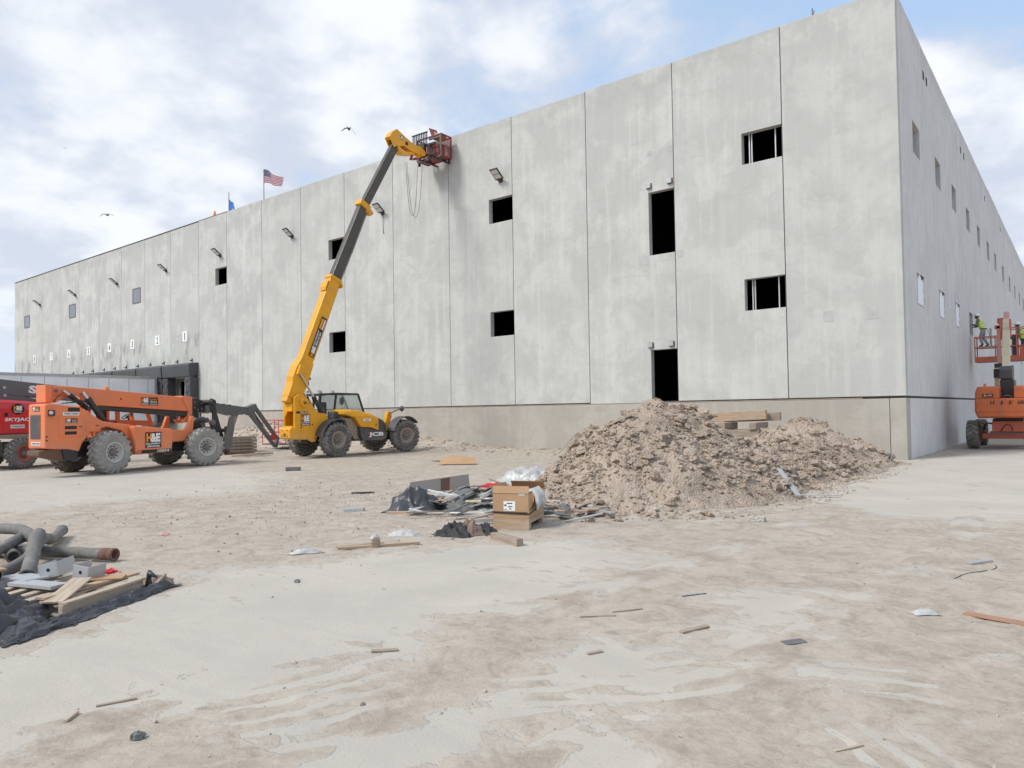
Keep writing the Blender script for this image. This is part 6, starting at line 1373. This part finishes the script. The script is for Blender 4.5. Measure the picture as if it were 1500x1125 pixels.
# ------------------------------------------------------------------ workers
def skin_obj(name, J_, edges, root, m, parent, sub=1):
    names = list(dict.fromkeys([q for e in edges for q in e])); idx = {n_: i for i, n_ in enumerate(names)}
    me = bpy.data.meshes.new(name); me.from_pydata([J_[n_][0] for n_ in names], [(idx[a], idx[b]) for a, b in edges], [])
    o = bpy.data.objects.new(name, me); COL.objects.link(o); o.parent = parent
    md = o.modifiers.new('skin', 'SKIN'); md.use_smooth_shade = True
    sv = me.skin_vertices[0].data
    for n_ in names: r_ = J_[n_][1]; sv[idx[n_]].radius = (r_, r_) if not isinstance(r_, tuple) else r_
    for v in sv: v.use_root = False
    sv[idx[root]].use_root = True
    s = o.modifiers.new('sub', 'SUBSURF'); s.levels = sub; s.render_levels = sub
    me.materials.append(MT[m]); return o
def person(loc, rz, sc, pose, shirt, trousers, label):
    t = empty('person', loc, rz, label, 'person'); t.scale = (sc, sc, sc)
    lean = pose.get('lean', .1)
    J_ = {'pel': ((0, 0, .95), .13), 'wai': ((lean*.5, 0, 1.1), .12), 'che': ((lean*1.3, 0, 1.32), .14), 'nek': ((lean*1.7, 0, 1.49), .055), 'hd0': ((lean*1.9+.02, 0, 1.56), .07), 'hd1': ((lean*2.0+.03, 0, 1.66), .088), 'hd2': ((lean*2.0+.02, 0, 1.74), .07)}
    for s, k in ((1, 'l'), (-1, 'r')):
        J_['sh'+k] = ((lean*1.45, s*.19, 1.43), .065)
        e, w_ = pose['elb'+k], pose['wri'+k]
        J_['el'+k] = ((e[0], s*e[1], e[2]), .045); J_['wr'+k] = ((w_[0], s*w_[1], w_[2]), .033)
        d = (Vector(J_['wr'+k][0])-Vector(J_['el'+k][0])).normalized(); p = Vector(J_['wr'+k][0])
        J_['pm'+k] = (tuple(p+d*.07), (.04, .018))
        side = Vector((0, 1, 0)).cross(d).normalized() if abs(d.y) < .9 else Vector((0, 0, 1)); lat = d.cross(side).normalized()
        for f_ in range(4): J_['f%d%s' % (f_, k)] = (tuple(p+d*(.15+.012*(1.5-abs(f_-1.5)))+lat*(f_-1.5)*.022+side*.03), .009)
        J_['th'+k] = (tuple(p+d*.10+lat*.055+side*.02), .010)
        kn, an = pose['kne'+k], pose['ank'+k]
        J_['hi'+k] = ((0, s*.10, .90), .09); J_['kn'+k] = ((kn[0], s*kn[1], kn[2]), .062); J_['an'+k] = ((an[0], s*an[1], an[2]), .045); J_['to'+k] = ((an[0]+.17, s*(an[1]+.02), an[2]-.06), .035)
    E_ = [('pel', 'wai'), ('wai', 'che'), ('che', 'nek'), ('nek', 'hd0'), ('hd0', 'hd1'), ('hd1', 'hd2')]
    for k in 'lr':
        E_ += [('che', 'sh'+k), ('sh'+k, 'el'+k), ('el'+k, 'wr'+k), ('wr'+k, 'pm'+k), ('pel', 'hi'+k), ('hi'+k, 'kn'+k), ('kn'+k, 'an'+k), ('an'+k, 'to'+k)]
        E_ += [('pm'+k, 'f%d%s' % (f_, k)) for f_ in range(4)]+[('wr'+k, 'th'+k)]
    skin_obj('body', J_, E_, 'pel', 'skin', t)
    fat = lambda d: {k: (v[0], (v[1]+d if not isinstance(v[1], tuple) else v[1])) for k, v in J_.items()}
    Js = fat(.022); skin_obj('shirt', Js, [('pel', 'wai'), ('wai', 'che'), ('che', 'nek')]+[q for k in 'lr' for q in (('che', 'sh'+k), ('sh'+k, 'el'+k), ('el'+k, 'wr'+k))], 'pel', shirt, t)
    Jt = fat(.024); skin_obj('trousers', Jt, [('wai', 'pel')]+[q for k in 'lr' for q in (('pel', 'hi'+k), ('hi'+k, 'kn'+k), ('kn'+k, 'an'+k))], 'pel', trousers, t)
    for k in 'lr':
        Jb = fat(.02); Jb['a2'] = ((J_['an'+k][0][0], J_['an'+k][0][1], J_['an'+k][0][2]+.10), .055); skin_obj('boot', Jb, [('a2', 'an'+k), ('an'+k, 'to'+k)], 'an'+k, 'boot', t)
    secs = []
    for z, w_, d_ in ((.98, .19, .16), (1.12, .185, .155), (1.25, .20, .165), (1.38, .21, .165), (1.46, .16, .13), (1.50, .09, .09)):
        cx = lean*max(0, (z-.95))/.37*1.25 if z < 1.32 else lean*1.3+(z-1.32)*lean*2
        secs.append([(cx+d_*math.cos(a*math.pi/8), w_*math.sin(a*math.pi/8), z) for a in range(16)])
    m = MB('vest'); m.loft(secs, True, False, True); v = m.build('vest', t)
    for z0 in (1.10,):
        cx = lean*(z0-.95)/.37*1.25; q = MB('vestband'); q.loft([[(cx+.168*math.cos(a*math.pi/8), .196*math.sin(a*math.pi/8), z) for a in range(16)] for z in (z0, z0+.05)], True, False, True); q.build('reflective_band', v)
    for s in (-1, 1):
        q = MB('vestband'); q.tube([(lean*1.4+.14, s*.10, 1.44), (lean+.165, s*.11, 1.28), (lean*.5+.168, s*.12, 1.15)], .018, 6); q.tube([(lean*1.4-.14, s*.10, 1.44), (lean-.165, s*.11, 1.28), (lean*.5-.165, s*.12, 1.15)], .018, 6); q.build('reflective_band', v)
    hx, hz = lean*2.0+.02, 1.70
    m = MB('hat'); m.lathe([(.155, -.005), (.16, .01), (.125, .02), (.122, .06), (.105, .11), (.06, .145), (.001, .155)], (hx, 0, hz), (0, 0, 1), 22); m.sphere((hx+.12, 0, hz+.005), .08, 10, 6, (1, 1.1, .12)); m.build('hard_hat', t)
    m = MB('skin'); m.sphere((J_['hd1'][0][0]+.095, 0, 1.635), .018, 8, 6, (1.1, .8, 1.4)); m.mat('ink')
    for s in (-1, 1): m.sphere((J_['hd1'][0][0]+.078, s*.032, 1.665), .010, 6, 5)
    m.mat('boot').sphere((J_['hd1'][0][0]+.05, 0, 1.585), .05, 10, 6, (1, 1, .6)); m.build('face', t)
    m = MB('boot'); m.sphere((J_['hd1'][0][0]-.03, 0, 1.65), .09, 12, 8, (.9, 1, 1)); m.build('hair', t)
    m = MB('cable'); 
    m.loft([[(.17*math.cos(a*math.pi/8)*1.02, .195*math.sin(a*math.pi/8)*1.02, z) for a in range(16)] for z in (.96, 1.0)], True, False, True); m.tube([(-.16, -.05, .98), (-.26, -.1, .7), (-.30, -.12, .35), (-.32, -.15, .1)], .014, 6); m.build('harness', t)
    return t
person((.50, 16.05, 4.30), R(178), .86, dict(lean=.13, elbl=(.30, .24, 1.18), wril=(.48, .14, 1.22), elbr=(.26, .26, 1.16), wrir=(.46, .16, 1.12), knel=(.14, .13, .50), ankl=(.02, .17, .08), kner=(.02, .13, .50), ankr=(-.20, .16, .08)), 'shirt', 'jeans_grey', 'worker in white hard hat and yellow vest reaching into the wall opening')
person((2.06, 15.85, 3.60), R(172), .95, dict(lean=.12, elbl=(.18, .26, 1.16), wril=(.38, .18, 1.10), elbr=(.20, .27, 1.15), wrir=(.36, .2, 1.06), knel=(.06, .12, .49), ankl=(.0, .13, .08), kner=(.04, .12, .49), ankr=(-.05, .13, .08)), 'shirt', 'jeans_blue', 'worker in blue jeans and hard hat at the right edge of the platform')
# ------------------------------------------------------------------ gulls
def gull(loc, rz, L, Rt, label, sc=1.0):
    t = empty('gull', loc, rz, label, 'bird', 'gulls over the roof'); t.scale = (sc,)*3
    b = MB('gull_g'); b.tube([(0, .26, 0), (0, .20, .01), (0, .08, .0), (0, -.10, .0), (0, -.24, .01), (0, -.36, .01)], [.015, .045, .085, .08, .035, .05], 12); b.build('body', t)
    MB('gull_w').sphere((0, .22, .03), .05, 10, 8).build('head', t)
    for q in (L, Rt):
        m = MB('gull_g'); P_ = [Vector((math.copysign(.05, q[-1][0]), 0, .03))]+[Vector((a, -.05*abs(a), c)) for a, c in q]
        ch = [.20, .18, .12, .03]
        secs = [[p+Vector((0, c*.5, 0)), p+Vector((0, c*.1, .02)), p+Vector((0, -c*.6, 0)), p+Vector((0, c*.1, -.012))] for p, c in zip(P_, ch)]
        m.loft(secs[:3], True, True, True); w_ = m.build('wing', t)
        k = MB('gull_k'); k.loft(secs[2:], True, True, True); k.build('wing_tip', w_)
gull((-38.96, 11.05, 23.15), R(30), [(-.25, .08), (-.42, -.02), (-.62, -.16)], [(.16, .10), (.34, -.16), (.56, -.50)], 'gull with one wing dipped, above the raised boom')
gull((-69.2, 6.37, 21.12), R(38), [(-.22, .10), (-.46, .06), (-.68, -.16)], [(.22, .10), (.46, .06), (.68, -.16)], 'gull with arched wings gliding left of the flags')
gull((-220, 58, 78), R(60), [(-.3, .02), (-.5, .1), (-.75, .2)], [(.3, -.06), (.5, -.16), (.75, -.25)], 'tiny distant gull high at the left edge of the sky')
